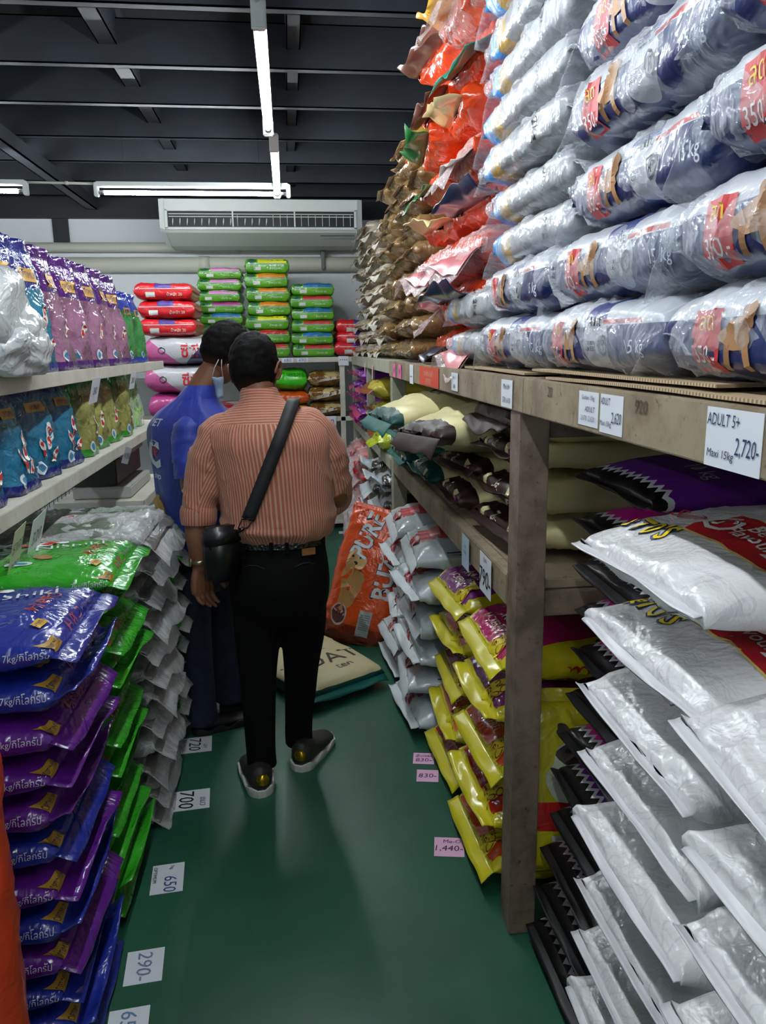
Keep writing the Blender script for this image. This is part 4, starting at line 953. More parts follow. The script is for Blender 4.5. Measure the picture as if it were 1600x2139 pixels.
for y, names, w in ((2.22, 'orange red orange purple magenta', 'the cat food pile beside the post'), (2.72, 'red orange magenta orange purple', 'the second cat food pile')):
    names = names.split()
    for i, c in enumerate(names):
        MEO[c].put(i, (.885+rnd.uniform(-.02, .02)-.01*(4-i)/4, y+rnd.uniform(-.015, .015), .005+.165*(i+.5)), (rnd.uniform(-.03, .03), .02, PI+rnd.uniform(-.08, .08)), 'yellow sack with %s top, %s' % (c, nth(i, len(names), w)), 'yellow edged cat food sacks')
# a sack standing behind the post with a cat picture
CATK = Kind('cat_food_sack', 'sack', dict(L=.5, W=.34, T=.10, n=5, e=3, wr=.006, pl=.01, fin=.04), film('red_yellow_film', lambda g: g.mix(g.X < -.45, g.mix(g.X < -.1, srgb('#a9a01a'), srgb('#b01c1c')), srgb('#c2b81a')), .3, (.5, .34, .1), .4),
   lambda b, v: [('cat_picture', b.panel('top', .16, .19, .06, .0, 0, .003, 'blob'), ink('#a9ab98'), 'pale cat chest'), ('cat_picture', b.panel('top', .09, .14, .13, -.01, 0, .004, 'blob'), ink('#3a322c'), 'dark cat face'),
                 ('cat_picture', b.panel('top', .014, .018, .13, .03, 0, .005, 'oval'), ink('#101010'), None), ('cat_picture', b.panel('top', .014, .018, .13, -.04, 0, .005, 'oval'), ink('#101010'), None), ('cat_picture', b.panel('top', .03, .035, .19, .045, 30, .004, 'blob'), ink('#3a322c'), None), ('cat_picture', b.panel('top', .03, .035, .19, -.06, 0, .004, 'blob'), ink('#3a322c'), None),
                 ('barcode_patch', b.panel('top', .06, .09, -.17, .04, 90, .003), ink('#c4c8c0'), None)], variants=1)
CATK.put(0, (.76, 1.895, .42), axes((0, .05, 1), (-.1, -1, .05)), 'yellow sack with a printed cat standing between the post and the black sacks')

# ------------------------------------------------------------------ right foreground: black sacks with zigzag, white sacks
def zig(name, top):
    def c(g):
        z = g.Z-(g.y.tri(.032)*26.0)*.55         # zigzag along the width on the aisle end
        zz = g.X-(g.y.tri(.034)*29.0)*.11
        b = g.mix(zz < .885, srgb('#070608'), srgb('#c4c4ca'))
        b = g.mix(zz < .845, b, top)
        return b
    return film(name, c, .42, (.66, .40, .116), .2, 7, coat=.1, spec=.3)
blk = mat('black_seal', srgb('#0a090c'), .5)
def deco_z(b, v): return [('stitching', b.panel('E', .36, .002, 0, -.02, 0, .004, nx=12, ny=1), ink('#85858c'), None), ('lettering', b.text('top', '10 kg', .05, .18, .1, 90, 1), ink('#c4c4c8'), None), ('swirl', b.panel('top', .2, .03, .02, -.05, 60, .003, 'blob'), ink('#c4c4c8'), None)]
ZB = dict(L=.66, W=.40, T=.116, n=2.3, e=3.0, wr=.003, pl=.003, fin=.028, fq=5)
ZK = {n: Kind('black_zigzag_sack', 'sack', ZB, zig('zigzag_'+n, srgb(h)), deco_z, blk, (1,), variants=3, droop=(.3, -.1, .2), nt=44, na=52) for n, h in (('magenta', '#c8188a'), ('purple', '#5a1c80'))}
zs = 'purple magenta purple magenta purple magenta purple magenta magenta purple magenta purple'.split()
for i, c in enumerate(zs):
    ZK[c].put(i, ([.95, .965, .985, 1.0, 1.02, 1.035, 1.04, 1.045, 1.05, 1.05, 1.055, 1.055][i]+rnd.uniform(-.012, .012), 1.615+rnd.uniform(-.008, .008), .005+.1155*(i+.5)), (rnd.uniform(-.02, .02), .0, PI+rnd.uniform(-.03, .03)), 'black sack with zigzag and %s top, %s' % (c, nth(i, 12, 'the black pile')), 'black zigzag sacks beside the post')
def c_white(g):
    l = ((g.noise(5, 2, .5, 1.0)*60).sin() > .93)
    return g.mix(l*.25, srgb('#d3d2d4'), srgb('#9a9aa4'))
M_w = mat('white_woven_film', c_white, .33, coat=.35, dims=(.8, .48, .14), bump=lambda g: foil(g, 6)+foil(g, 17)*.35, bstr=.55, bdist=.014)
def deco_v(b, v):
    t = [('stitch_line', b.panel('E', .38, .0025, 0, -.018, 0, .003, nx=14, ny=1), ink('#3a3a40'), None)]
    t += [('brand_word', b.text('top', "VeTO'S", .056, .315, -.125, 90, .85, .002, bold=.06), ink('#1f2f5a'), None), ('brand_word', b.text('top', "VeTO'S", .050, .315, -.125, 90, .9, .0035, bold=.015), ink('#e0c81a'), 'yellow brand word'),
          ('lettering', b.text('top', 'Sumo', .03, .24, -.10, 90, 1, .003, shear=.4), ink('#b82a30'), None)]
    t += [('red_panel', b.panel('top', .27, .115, .235, .095, 90, .0025, nx=14, ny=6), ink('#d8c070'), 'yellow panel edge'), ('red_panel', b.panel('top', .262, .107, .235, .095, 90, .0035, nx=14, ny=6), ink('#b01a24'), 'red panel'),
          ('lettering', b.text('top', 'Beef', .030, 0.208, .075, 90, 1, .005, bold=.01), ink('#d8d3d4'), None), ('lettering', b.text('top', 'Flavour', .030, 0.240, .08, 90, 1, .005, bold=.01), ink('#d8d3d4'), None), ('lettering', b.text('top', 'รสเนื้อ', .024, 0.195, .07, 90, 1, .005), ink('#d8d3d4'), None),
          ('lettering', b.text('top', 'น้ำหนักสุทธิ', .018, 0.205, .18, 90, .8, .005), ink('#d8d3d4'), None), ('lettering', b.text('top', '20', .044, 0.244, .165, 90, 1, .005, bold=.02), ink('#d8d3d4'), None), ('lettering', b.text('top', 'กก.', .018, 0.240, .21, 90, 1, .005), ink('#d8d3d4'), None),
          ('emblem', b.text('top', 'O', .07, 0.235, -.005, 90, .9, .005), ink('#d8d3d4'), None), ('emblem', b.text('top', 'S', .045, 0.235, -.005, 60, .9, .005), ink('#d8d3d4'), None)]
    return t
VB = dict(L=.80, W=.47, T=.156, n=2.3, e=2.9, wr=.007, pl=.012, fin=.022, fq=4)
VET = Kind('white_woven_sack', 'sack', VB, M_w, deco_v, mat('white_woven_seal', srgb('#c9c8cc'), .4), (1,), variants=3, droop=(-.1, .25, .1), nt=56, na=64)
PLW = Kind('white_woven_sack', 'sack', dict(VB, wr=.010), M_w, lambda b, v: [('stitch_line', b.panel('E', .38, .0025, 0, -.018, 0, .003, nx=14, ny=1), ink('#77777c'), None)], mat('white_woven_seal', srgb('#c9c8cc'), .4), (1,), variants=3, droop=(-.1, .25, .1), nt=56, na=64)
n = 9
for i in range(n):
    K = VET if i >= 7 else PLW
    K.put(i, (.982+rnd.uniform(-.012, .012)-.03*(i == n-1), 1.175+rnd.uniform(-.01, .01), .005+.148*(i+.5)+(.012 if i == n-1 else 0)), (rnd.uniform(-.015, .015), .0, PI+rnd.uniform(-.03, .03)), 'white woven sack%s, %s' % (' with red panel' if i >= 7 else '', nth(i, n, 'the pile before the black one')), 'white woven sacks in the right foreground')
n = 8
for i in range(n):
    PLW.put(i+1, (.93+rnd.uniform(-.012, .012)-.03*(i == n-1), .68+rnd.uniform(-.01, .01), .005+.148*(i+.5)+(.03 if i == n-1 else 0)), (rnd.uniform(-.015, .015), (.06 if i == n-1 else 0), PI+rnd.uniform(-.04, .04)-(.12 if i == n-1 else 0)), 'plain white woven sack, %s' % nth(i, n, 'the nearest pile on the right'), 'white woven sacks in the right foreground')

# ------------------------------------------------------------------ things in the aisle
M_buz = film('orange_dog_food_film', lambda g: g.mix((g.X < -.72), srgb('#cf4a10'), srgb('#8a3414')), .25, (.76, .36, .15), .5)
def deco_buz(b, v):
    w = ink('#c9cdd2')
    return [('letter_shadow', b.text('top', 'PUREBUZZ', .112, .17, .06, 0, .62, .002, bold=.06), ink('#4a3a34'), None)][:0]+[
        ('letter_shadow', b.text('top', 'PURE', .11, .235, .05, -12, .8, .002, bold=.05), ink('#2a2424'), None), ('lettering', b.text('top', 'PURE', .10, .235, .05, -12, .85, .004, bold=.03), w, 'white lettering'),
        ('letter_shadow', b.text('top', 'BUZ', .115, .03, -.105, 0, .9, .002, bold=.03), ink('#2a2424'), None), ('lettering', b.text('top', 'BUZ', .105, .03, -.105, 0, .92, .004, bold=.03), w, 'white lettering'),
        ('dog_picture', b.panel('top', .28, .12, -.06, .075, 0, .0025, 'blob'), ink('#a97c46'), 'golden dog body'), ('dog_picture', b.panel('top', .12, .11, .09, .075, 0, .0035, 'blob'), ink('#c09a66'), 'golden dog head'),
        ('dog_picture', b.panel('top', .014, .012, .105, .055, 0, .005, 'oval'), ink('#1c1410'), None), ('dog_picture', b.panel('top', .014, .012, .105, .095, 0, .005, 'oval'), ink('#1c1410'), None), ('dog_picture', b.panel('top', .02, .024, .07, .075, 0, .005, 'oval'), ink('#1c1410'), None),
        ('meat_picture', b.panel('top', .13, .09, -.23, .10, 0, .003, 'oval'), ink('#b0a094'), None), ('meat_picture', b.panel('top', .11, .075, -.23, .10, 0, .004, 'oval'), ink('#5c2430'), None),
        ('info_panel', b.panel('top', .15, .07, -.25, -.05, 0, .003), ink('#aab0ae'), 'pale information panel')]+[('small_print', b.panel('top', .003, .055, -.2-.012*k, -.05, 0, .004, nx=1, ny=4), ink('#4d5252'), None) for k in range(8)]
BUZ = Kind('dog_food_sack', 'sack', dict(L=.76, W=.37, T=.15, n=3.2, e=2.6, wr=.014, pl=.02, fin=.03, fq=5, bow=.02), M_buz, deco_buz, variants=1, nt=50, na=56)
BUZ.put(0, (.40, 4.13, .375), axes((.30, .16, 1), (-.30, -1, .12)), 'orange dog food sack standing in the aisle, leaning on the white pile')
FLC = Kind('cream_pet_food_sack', 'sack', dict(L=.76, W=.47, T=.12, n=7, e=4, wr=.005, pl=.008, fin=.05), mat('cream_floor_paper', lambda g: g.mix(((g.Y.abs() > .93).max(g.X > .93))*(g.Z < .35), srgb('#bdb38a'), tea), .45, dims=(.76, .47, .12)),
   lambda b, v: [('lettering', b.text('top', 'ZOAT', .11, .16, 0, 90, 1, .002), ink('#2a2a22'), None), ('lettering', b.text('top', 'ten', .04, .27, .06, 90, 1, .002), ink('#4a4a3a'), None)]+[('small_print', b.panel('top', .004, .2, .05-.03*k, 0, 0, .002, nx=1, ny=6), ink('#57553f'), None) for k in range(4)], mat('teal_seal', srgb('#0b524a'), .55, spec=.2), (1,), variants=1, droop=.3, nt=44, na=52)
FLC.put(0, (.21-.205+.02, 3.41+.325, .064), (0, 0, math.atan2(-.85, .52)), 'cream sack with teal edge lying flat on the green floor')

# price cards on the floor
GF = 'price cards taped to the floor'
def fcard(x, y, w, h, m, lines, label, a=0, rzv=(0, 1)): card_tag((x, y, .0015), (rzv[0], rzv[1], 0), (-rzv[1], rzv[0], 0), w, h, m, lines, label, GF)
tw = (.08, -1); bl = '#15161a'
fcard(-.457, 3.06, .13, .14, M_paper, [('720', .05, -.0, -.0, bl), ('SALMON', .018, 0, -.045, '#4a4a52'), ('ปลา', .018, .02, .045, bl)], 'white 720 price card on the floor by the dark shoe', rzv=tw)
fcard(-.431, 2.646, .13, .15, M_paper, [('700', .055, 0, -.01, bl), ('OPTIMUM', .016, 0, -.055, '#4a4a52'), ('แมว', .02, .02, .05, bl)], 'white 700 price card on the floor between the shoe and the grey pile', rzv=tw)
fcard(-.446, 2.213, .14, .10, M_paper, [('650', .04, .03, .01, '#3a4a80'), ('OPTIMUM', .012, -.02, -.04, '#222240'), ('7kg', .014, -.05, .01, '#222240')], 'white 650 price card on the floor beside the green pile', rzv=tw)
fcard(-.455, 1.856, .12, .10, M_paper, [('290-', .04, .0, .0, '#6a80a0')], 'white card with faint blue 290 on the floor', rzv=tw)
fcard(-.462, 1.66, .12, .10, M_paper, [('650-', .04, .0, .0, '#5a7aa0')], 'white price card cut by the bottom edge of the photo', rzv=tw)
tr_ = (-.15, -1)
fcard(.487, 2.809, .085, .085, M_pink, [('Zoicat', .018, 0, .02, '#5a3a6a'), ('830-', .026, 0, -.012, '#5a3a6a')], 'upper of the two small pink price cards on the floor', rzv=(.99, -.2))
fcard(.48, 2.68, .085, .085, M_pink, [('830-', .028, .0, -.0, '#3a2a4a')], 'lower of the two small pink price cards on the floor', rzv=(.99, -.2))
fcard(.474, 2.239, .10, .10, M_pink, [('Me-O', .018, .01, .028, '#2a2a3a'), ('1,440-', .032, .0, -.01, '#1a1a2a')], 'pink 1,440 price card nearest on the right side of the floor', rzv=(.99, -.2))
fcard(.47, 4.167, .10, .10, M_pink, [('690', .03, 0, 0, '#5a3a6a')], 'small pink card far down the aisle under the orange dog food sack', rzv=(1, 0))
fcard(.46, 6.77, .12, .09, M_paper, [('...', .01, 0, 0, '#8a8a90')], 'tiny white card on the floor by the back rack', rzv=(1, 0))
# cards on the right beams
GR = 'price cards on the worn beige beam'
def bcard(y, z, w, h, m, lines, label, x=.5535, tilt=0, g=GR): card_tag((x, y, z), (0, -1, tilt), (0, 0, 1), w, h, m, lines, label, g)
ib = '#20305a'
bcard(.905, 1.527, .125, .078, M_paper, [('ADULT 5+', .016, -.022, .024, ib), ('Maxi 15kg', .014, -.024, -.022, ib), ('2,720-', .026, .034, -.008, ib)], 'white handwritten 2,720 price card near the right edge')
bcard(1.278, 1.528, .095, .068, M_paper, [('ADULT', .012, -.024, .022, ib), ('Maxi 15kg', .012, -.02, -.018, ib), ('2,620', .022, .024, -.006, ib)], 'white handwritten 2,620 price card on the worn beam')
bcard(1.382, 1.530, .095, .064, M_paper, [('Golden 15kg', .011, -.0, .020, ib), ('ADULT', .010, .01, .0, ib), ('2,670  2,620', .011, .0, -.018, '#6a7090')], 'white card with small writing left of the 2,620 card')
bcard(1.93, 1.527, .10, .07, M_paper, [('Mini 8+', .014, 0, .018, ib), ('570  610', .014, 0, -.016, ib)], 'taped white card just beyond the beam joint')
bcard(2.56, 1.53, .10, .06, M_paper, [('Baby 12', .014, 0, .014, ib), ('630', .014, 0, -.014, ib)], 'small white card between the taped card and the orange notice')
bcard(3.05, 1.53, .42, .075, mat('orange_notice', srgb('#c8452c'), .5), [('ราคาพิเศษ สินค้า', .026, 0, .014, '#d8a890'), ('ลดราคา', .022, 0, -.02, '#d8a890')], 'orange notice with pale Thai lettering on the worn beam')
bcard(3.48, 1.525, .10, .085, M_paper, [('1', .02, 0, .02, ib), ('....', .008, 0, -.01, ib)], 'narrow white card left of the orange notice')
for y, w_ in ((3.85, 'right'), (4.05, 'left')): bcard(y, 1.525, .10, .07, mat('bright_pink', srgb('#d86a9a'), .6), [('49', .03, 0, 0, '#7a3a5a')], '%s of the two bright pink cards on the beam' % w_)
bcard(2.12, .985, .13, .12, M_paper, [('790-', .055, .0, -.01, '#101014'), ('ราคา', .012, 0, .045, '#505058')], 'white card with big black 790 on the lower beam', g='price cards on the lower beam')
bcard(2.38, .985, .10, .11, mat('bluish_paper', srgb('#a9bccb'), .6), [('1,250', .012, 0, .02, '#3a4a6a'), ('ราคา', .012, 0, 0, '#3a4a6a')], 'bluish card left of the 790 card on the lower beam', g='price cards on the lower beam')
for k, (txt, y) in enumerate((('920', 1.165), ('20', 1.6))):
    vs, fs, w_, _ = text_geo(txt, .1); MB().add([Vector((.5535-.56, y-x*.022-1.83, 1.55+v*.022)) for x, v in vs], fs).build('pen_writing', ink('#4a4136'), rk)
# hanging pink ribbons and price strips on the far rack
for k, y in enumerate((5.1, 5.6)):
    tag(MB().box((-.002, -.02, -.06), (.0, .02, .03)).build('ribbon_tag', M_pink, None, loc=(.553, y, 1.50), rot=(.2, 0, 0)), ['nearer', 'farther'][k]+' pink tag hanging from the pale rack beam', 'tag', 'pink tags on the pale rack')
# ------------------------------------------------------------------ the two people
def cat_rom(K, t):
    """K: list of tuples, first entry the key; smooth interpolation at t"""
    n = len(K)
    for i in range(n-1):
        if t <= K[i+1][0] or i == n-2: break
    a, b = K[i], K[i+1]; p, q = K[max(i-1, 0)], K[min(i+2, n-1)]; u = (t-a[0])/(b[0]-a[0]); u = max(0, min(1, u)); out = []
    for j in range(1, len(a)):
        m1 = (b[j]-p[j])/(b[0]-p[0])*(b[0]-a[0]) if b[0] != p[0] else b[j]-a[j]
        m2 = (q[j]-a[j])/(q[0]-a[0])*(b[0]-a[0]) if q[0] != a[0] else b[j]-a[j]
        u2, u3 = u*u, u*u*u
        out.append((2*u3-3*u2+1)*a[j]+(u3-2*u2+u)*m1+(-2*u3+3*u2)*b[j]+(u3-u2)*m2)
    return out
class Trunk:
    """stacked cross-sections: key = (z, cx, cy, half width, half depth); rot = turn about z"""
    def __init__(s, K, rot=0, e=2.3, disp=None): s.K, s.rot, s.e, s.disp = K, rot, e, disp
    def pt(s, th, z, off=0):
        cx, cy, w, d = cat_rom(s.K, z); x = spow(math.cos(th), 2/s.e)*(w+off); y = spow(math.sin(th), 2/s.e)*(d+off)
        if s.disp:
            k = s.disp(th, z)*min(1, w/.12); L = math.hypot(x, y) or 1; x += x/L*k; y += y/L*k
        c, sn = math.cos(s.rot), math.sin(s.rot)
        return Vector((cx+x*c-y*sn, cy+x*sn+y*c, z))
    def mesh(s, z0, z1, nr, ns, off=0, mb=None, caps=True):
        m = mb or MB(); rings, uv = [], []
        for i in range(nr+1):
            z = z0+(z1-z0)*i/nr; r = [s.pt(2*PI*k/ns, z, off) for k in range(ns)]; rings.append(r)
        w = sum((rings[nr//2][k]-rings[nr//2][(k+1) % ns]).length for k in range(ns))
        for i in range(nr+1): uv += [((k if k <= ns/2 else ns-k)/ns*w, z0+(z1-z0)*i/nr) for k in range(ns)]
        m.loft(rings, 0, caps); m.uvs = getattr(m, 'uvs', [])+uv; return m
def limb(m, K, n=16, steps=8, flat=1.0, disp=None, uvv=0):
    """K: (x,y,z,r) points along a limb"""
    pts, rs = [], []
    KK = [(i,)+tuple(k) for i, k in enumerate(K)]; N = (len(K)-1)*steps
    for i in range(N+1):
        a = cat_rom(KK, i/steps); pts.append(Vector(a[:3])); rs.append(a[3])
    v0 = len(m.v); m.tube(pts, rs, n, 0, True, flat)
    if disp:
        for i in range(v0, len(m.v)):
            j = (i-v0)//n; v = Vector(m.v[i]); d = v-pts[j]; m.v[i] = tuple(v+d.normalized()*disp(v))
    m.uvs = getattr(m, 'uvs', [])+[((k if k <= n/2 else n-k)/n*2*PI*rs[j], uvv) for j in range(N+1) for k in range(n)]
    return m
def fingers(m, wrist, ax, side, palm, s=1.0, curl=.5, closed=False):
    """hand: wrist point, ax = direction to the finger tips, side = towards the thumb, palm = normal out of the palm"""
    ax, side, palm = Vector(ax).normalized(), Vector(side).normalized(), Vector(palm).normalized(); w = Vector(wrist)
    for k in range(5):
        o = (k-2)*.0165*s
        limb(m, [tuple(w+side*o*.5)+(.015*s,), tuple(w+ax*.045*s+side*o*.95)+(.0155*s,), tuple(w+ax*.088*s+side*o*1.12)+(.0125*s,)], 10, 3)
    for k, (L, o) in enumerate(((.064, .031), (.076, .0105), (.070, -.0105), (.054, -.030))):
        p = w+ax*.085*s+side*o*s; a = 0; pts = [tuple(p)+(.0098*s,)]; d = ax+side*o*1.2
        for j, f in enumerate((.42, .32, .26)):
            a += curl*(.45, .75, .5)[j]*(1+.15*k); q = (d.normalized()*math.cos(a)+palm*math.sin(a)); p = p+q*L*f*s; pts.append(tuple(p)+((.0088, .0080, .0066)[j]*s,))
        limb(m, pts, 10, 3)
    p = w+ax*.022*s+side*.022*s; q1 = (ax*.6+side*.75+palm*.3).normalized(); q2 = (ax*.85+side*.3+palm*.45).normalized()
    limb(m, [tuple(p)+(.015*s,), tuple(p+q1*.04*s)+(.0115*s,), tuple(p+q1*.04*s+q2*.028*s)+(.0098*s,), tuple(p+q1*.04*s+q2*.054*s)+(.0078*s,)], 10, 3)
def skin_mat(name, h):
    return mat(name, lambda g: g.mix(g.noise(22, 4, .6).step(.35, .7), srgb(h), tuple(c*.82 for c in srgb(h))), .5, bump=lambda g: g.noise(160, 3), bstr=.12, bdist=.002)
def head(m, c, R3, s=1.0):
    """head with face, built around c; R3 turns (x right, y forward, z up) into the world"""
    c = Vector(c); n, k = 40, 30; rings = []
    for j in range(k+1):
        ph = PI*(j+.02)/(k+.04); rg = []
        for i in range(n):
            th = 2*PI*i/n; x, y, z = math.sin(ph)*math.cos(th), math.sin(ph)*math.sin(th), -math.cos(ph)
            w = .076*(1-.30*max(0, -z-.1)**1.2); dpt = .097 if y < 0 else .092; yy = y*dpt
            if z < -.2 and y < 0: yy *= 1-.55*(-z-.2)          # nape drawn in
            if z < -.3 and y > 0: yy += .014*(-z-.3)*max(0, y)
            v = Vector((x*w, yy, z*.118))
            # brow, eye sockets, nose, lips, chin
            if y > 0:
                v.y += .006*math.exp(-((z-.12)/.10)**2)*max(0, y)
                v.y -= .012*math.exp(-((z+.02)/.10)**2)*math.exp(-((abs(x)-.42)/.2)**2)
                v.y += .010*math.exp(-((z+.93)/.12)**2)
            rg.append(c+R3 @ (v*s))
        rings.append(rg)
    m.loft(rings)
    def P(x, y, z): return tuple(c+R3 @ (Vector((x, y, z))*s))
    limb(m, [P(0, .088, .008)+(.007*s,), P(0, .102, -.014)+(.009*s,), P(0, .112, -.03)+(.0125*s,), P(0, .096, -.038)+(.010*s,)], 10, 3)
    for sx in (-1, 1):
        limb(m, [P(sx*.010, .098, -.034)+(.007*s,), P(sx*.014, .094, -.036)+(.007*s,)], 8, 2)
        limb(m, [P(sx*.024, .084, .022)+(.006*s,), P(sx*.042, .074, .022)+(.006*s,)], 8, 2)
        # ear: rim, lobe and inner fold
        pts = []
        for q in range(9):
            a = -2.2+q*.62; pts.append(P(sx*(.080+.014*math.sin(max(0, min(PI, (q/8)*PI)))), -.008-.017*math.cos(a+PI/2+.2), -.002+.031*math.sin(a+PI/2+.2))+(.0052*s,))
        limb(m, pts, 8, 2); limb(m, [P(sx*.074, -.004, .018)+(.008*s,), P(sx*.080, -.006, -.004)+(.009*s,), P(sx*.074, .002, -.026)+(.008*s,)], 8, 2)
    limb(m, [P(-.020, .090, -.066)+(.005*s,), P(0, .099, -.063)+(.0065*s,), P(.020, .090, -.066)+(.005*s,)], 8, 3)
    limb(m, [P(-.018, .088, -.076)+(.005*s,), P(0, .096, -.077)+(.007*s,), P(.018, .088, -.076)+(.005*s,)], 8, 3)
def face_bits(parent, c, R3, s=1.0):
    c = Vector(c)
    def P(x, y, z): return c+R3 @ (Vector((x, y, z))*s)
    for sx in (-1, 1):
        MB().ball(P(sx*.032, .077, 0), .0105*s, 12, 8).build('eye', mat('eye_white', srgb('#b9b5ae'), .2), parent, True)
        MB().ball(P(sx*.032, .0855, 0), .0046*s, 10, 6).build('iris', mat('eye_dark', srgb('#15100d'), .15), parent, True)
        m = MB(); m.tube([P(sx*.016, .094, .026), P(sx*.032, .091, .031), P(sx*.050, .078, .027)], .0034*s, 8); m.build('eyebrow', mat('brow_hair', srgb('#14110f'), .7), parent, True)
def hair(parent, c, R3, s, m_, low=-.45, thick=.013, seed=0, front=.35, fade=None):
    c = Vector(c); n, k = 90, 60; rings = []
    for j in range(k+1):
        q = j/k; rg = []
        for i in range(n):
            th = 2*PI*i/n; y = math.sin(th)
            zlow = low+(front-low)*max(0, min(1, (y+.05)/.75))+(.16 if abs(y+.05) < .22 else 0)  # hairline lower at the back, notch round the ear
            z = zlow+(1-zlow)*math.sin(q*PI/2); z = max(-.98, min(.999, z)); r = math.sqrt(1-z*z)
            w = .076*(1-.30*max(0, -z-.1)**1.2); dpt = .097 if y < 0 else .092; yy = y*r*dpt
            if z < -.2 and y < 0: yy *= 1-.55*(-z-.2)
            v = Vector((math.cos(th)*r*w, yy, z*.118)); d = v.normalized()
            t = thick*min(1, q*2.0+.02)*(1+.35*max(0, z))
            t += (noise.noise(v*60+Vector((seed, 0, 0)))*.0045+noise.noise(v*150)*.0025)*min(1, q*4)+noise.noise(v*22+Vector((0, seed, 0)))*.005*min(1, q*3)
            rg.append(c+R3 @ ((v+d*t)*s))
        rings.append(rg)
    m = MB().loft(rings, 0, False); m.f.append(tuple(range(k*n, (k+1)*n))); m.mi.append(0)
    o = m.build('hair', m_, parent, True, [(i/n, j/k) for j in range(k+1) for i in range(n)]); return o
def remesh(o, v, smooth=4):
    r = o.modifiers.new('remesh', 'REMESH'); r.mode = 'VOXEL'; r.voxel_size = v; r.use_smooth_shade = True
    if smooth: q = o.modifiers.new('smooth', 'SMOOTH'); q.iterations = smooth; q.factor = .5
M_hair = mat('black_hair', lambda g: g.mix((g.Vv+g.noise(300, 2)*.12).step(.04, .20), srgb('#3a261c'), g.mix(g.noise(150, 2, .5, 0, (1, 1, .4)).step(.4, .7), srgb('#040404'), srgb('#0d0b0b'))), .7, spec=.12, bump=lambda g: g.noise(260, 3, .6, 0, (1, 1, .35)), bstr=.6, bdist=.003)
def dirR(f, upv=(0, 0, 1)):
    f = Vector(f).normalized(); r = f.cross(Vector(upv)).normalized(); u = r.cross(f); return Matrix((r, f, u)).transposed()

# ---- person in the striped shirt, seen from behind
P1 = empty('person', (-.07, 2.80, 0)); tag(P1, 'person in orange striped shirt and black trousers with a black shoulder bag, seen from behind', 'person')
O1 = Vector(P1.location)
def lb(m, name, mt, parent, org, smooth=True, uv=True):
    m.xf(Matrix.Translation(-org)); return m.build(name, mt, parent, smooth, m.uvs if uv and len(getattr(m, 'uvs', [])) == len(m.v) else None)
HC1 = (-.120, 2.885, 1.565); HR1 = dirR((.30, 1, -.22), (-.06, 0, 1))
body = MB(); head(body, HC1, HR1, 1.06)
limb(body, [(-.10, 2.83, 1.36, .075), (-.105, 2.835, 1.45, .062), (-.112, 2.85, 1.52, .056), (-.118, 2.87, 1.57, .05)], 20, 4)
T1b = Trunk([(.80, -.06, 2.80, .15, .10), (1.0, -.06, 2.80, .15, .10), (1.2, -.065, 2.80, .165, .10), (1.36, -.075, 2.82, .17, .09), (1.42, -.09, 2.83, .10, .07)])
T1b.mesh(.80, 1.42, 16, 24, 0, body)
limb(body, [(-.23, 2.81, 1.35, .055), (-.30, 2.80, 1.22, .047), (-.342, 2.79, 1.08, .043), (-.352, 2.775, 1.00, .044), (-.352, 2.765, .94, .036), (-.350, 2.76, .885, .027), (-.349, 2.76, .86, .026)], 18, 5)
fingers(body, (-.348, 2.76, .865), (.08, -.05, -1), (.75, .6, .1), (.75, -.55, 0), 1.0, .55)
limb(body, [(.09, 2.82, 1.35, .055), (.15, 2.83, 1.22, .048), (.168, 2.86, 1.10, .043), (.16, 2.93, 1.07, .041), (.13, 3.01, 1.10, .033), (.10, 3.07, 1.13, .026)], 18, 5)
fingers(body, (.10, 3.07, 1.13), (-.45, .85, .25), (-.5, -.4, .7), (-.6, -.2, -.5), 1.0, .6)
ob = lb(body, 'body', skin_mat('brown_skin', '#7a4e36'), P1, O1, uv=False); remesh(ob, .0042, 3)
face_bits(P1, Vector(HC1)-O1, HR1, 1.06)
hair(P1, Vector(HC1)-O1, HR1, 1.06, M_hair, low=-.58, thick=.016, seed=2)

def stripes(g):
    base = srgb('#a85c42'); pale = srgb('#b99480'); dk = srgb('#8c4a34')
    # yoke and collar carry their stripes crosswise
    per = .0106
    a = ((g.U*(2*PI/per)).sin() > .25); b = (((g.z+g.y*.25)*(2*PI/.0105)).sin() > .25)
    yk = g.Vv > 1.392
    s_ = a*(yk.inv())+b*yk
    c = g.mix(s_, base, pale)
    return g.mix(g.noise(3, 3).step(.4, .7)*.25, c, dk)
M_shirt = mat('striped_shirt', stripes, .8, bump=lambda g: (g.noise(7, 3, .5, .8, (1.3, 1.3, .6))-.5).abs()*-1.6+g.noise(18, 3, .5, 1.2)*.25, bstr=.55, bdist=.02, sheen=.15)
def d1(th, z):
    x = math.cos(th); k = 0
    k += .004*noise.noise(Vector((x*4, math.sin(th)*4, z*6)))
    f = max(0, 1-abs(noise.noise(Vector((x*2.6+z*3.2, math.sin(th)*2, z*1.6+3))))*5); k += .007*f*f
    if math.sin(th) < 0 and z < 1.385:            # box pleat in the middle of the back
        k -= .006*math.exp(-((x-.02)/.05)**2)*max(0, min(1, (1.385-z)*12))*max(0, min(1, (z-1.15)*6))
        k += .006*math.exp(-((x-.10)/.05)**2)*max(0, min(1, (z-1.2)*6))
    k += .010*max(0, math.sin((z-.975)*70+x*2.5))*math.exp(-((z-1.02)/.035)**2)
    return k
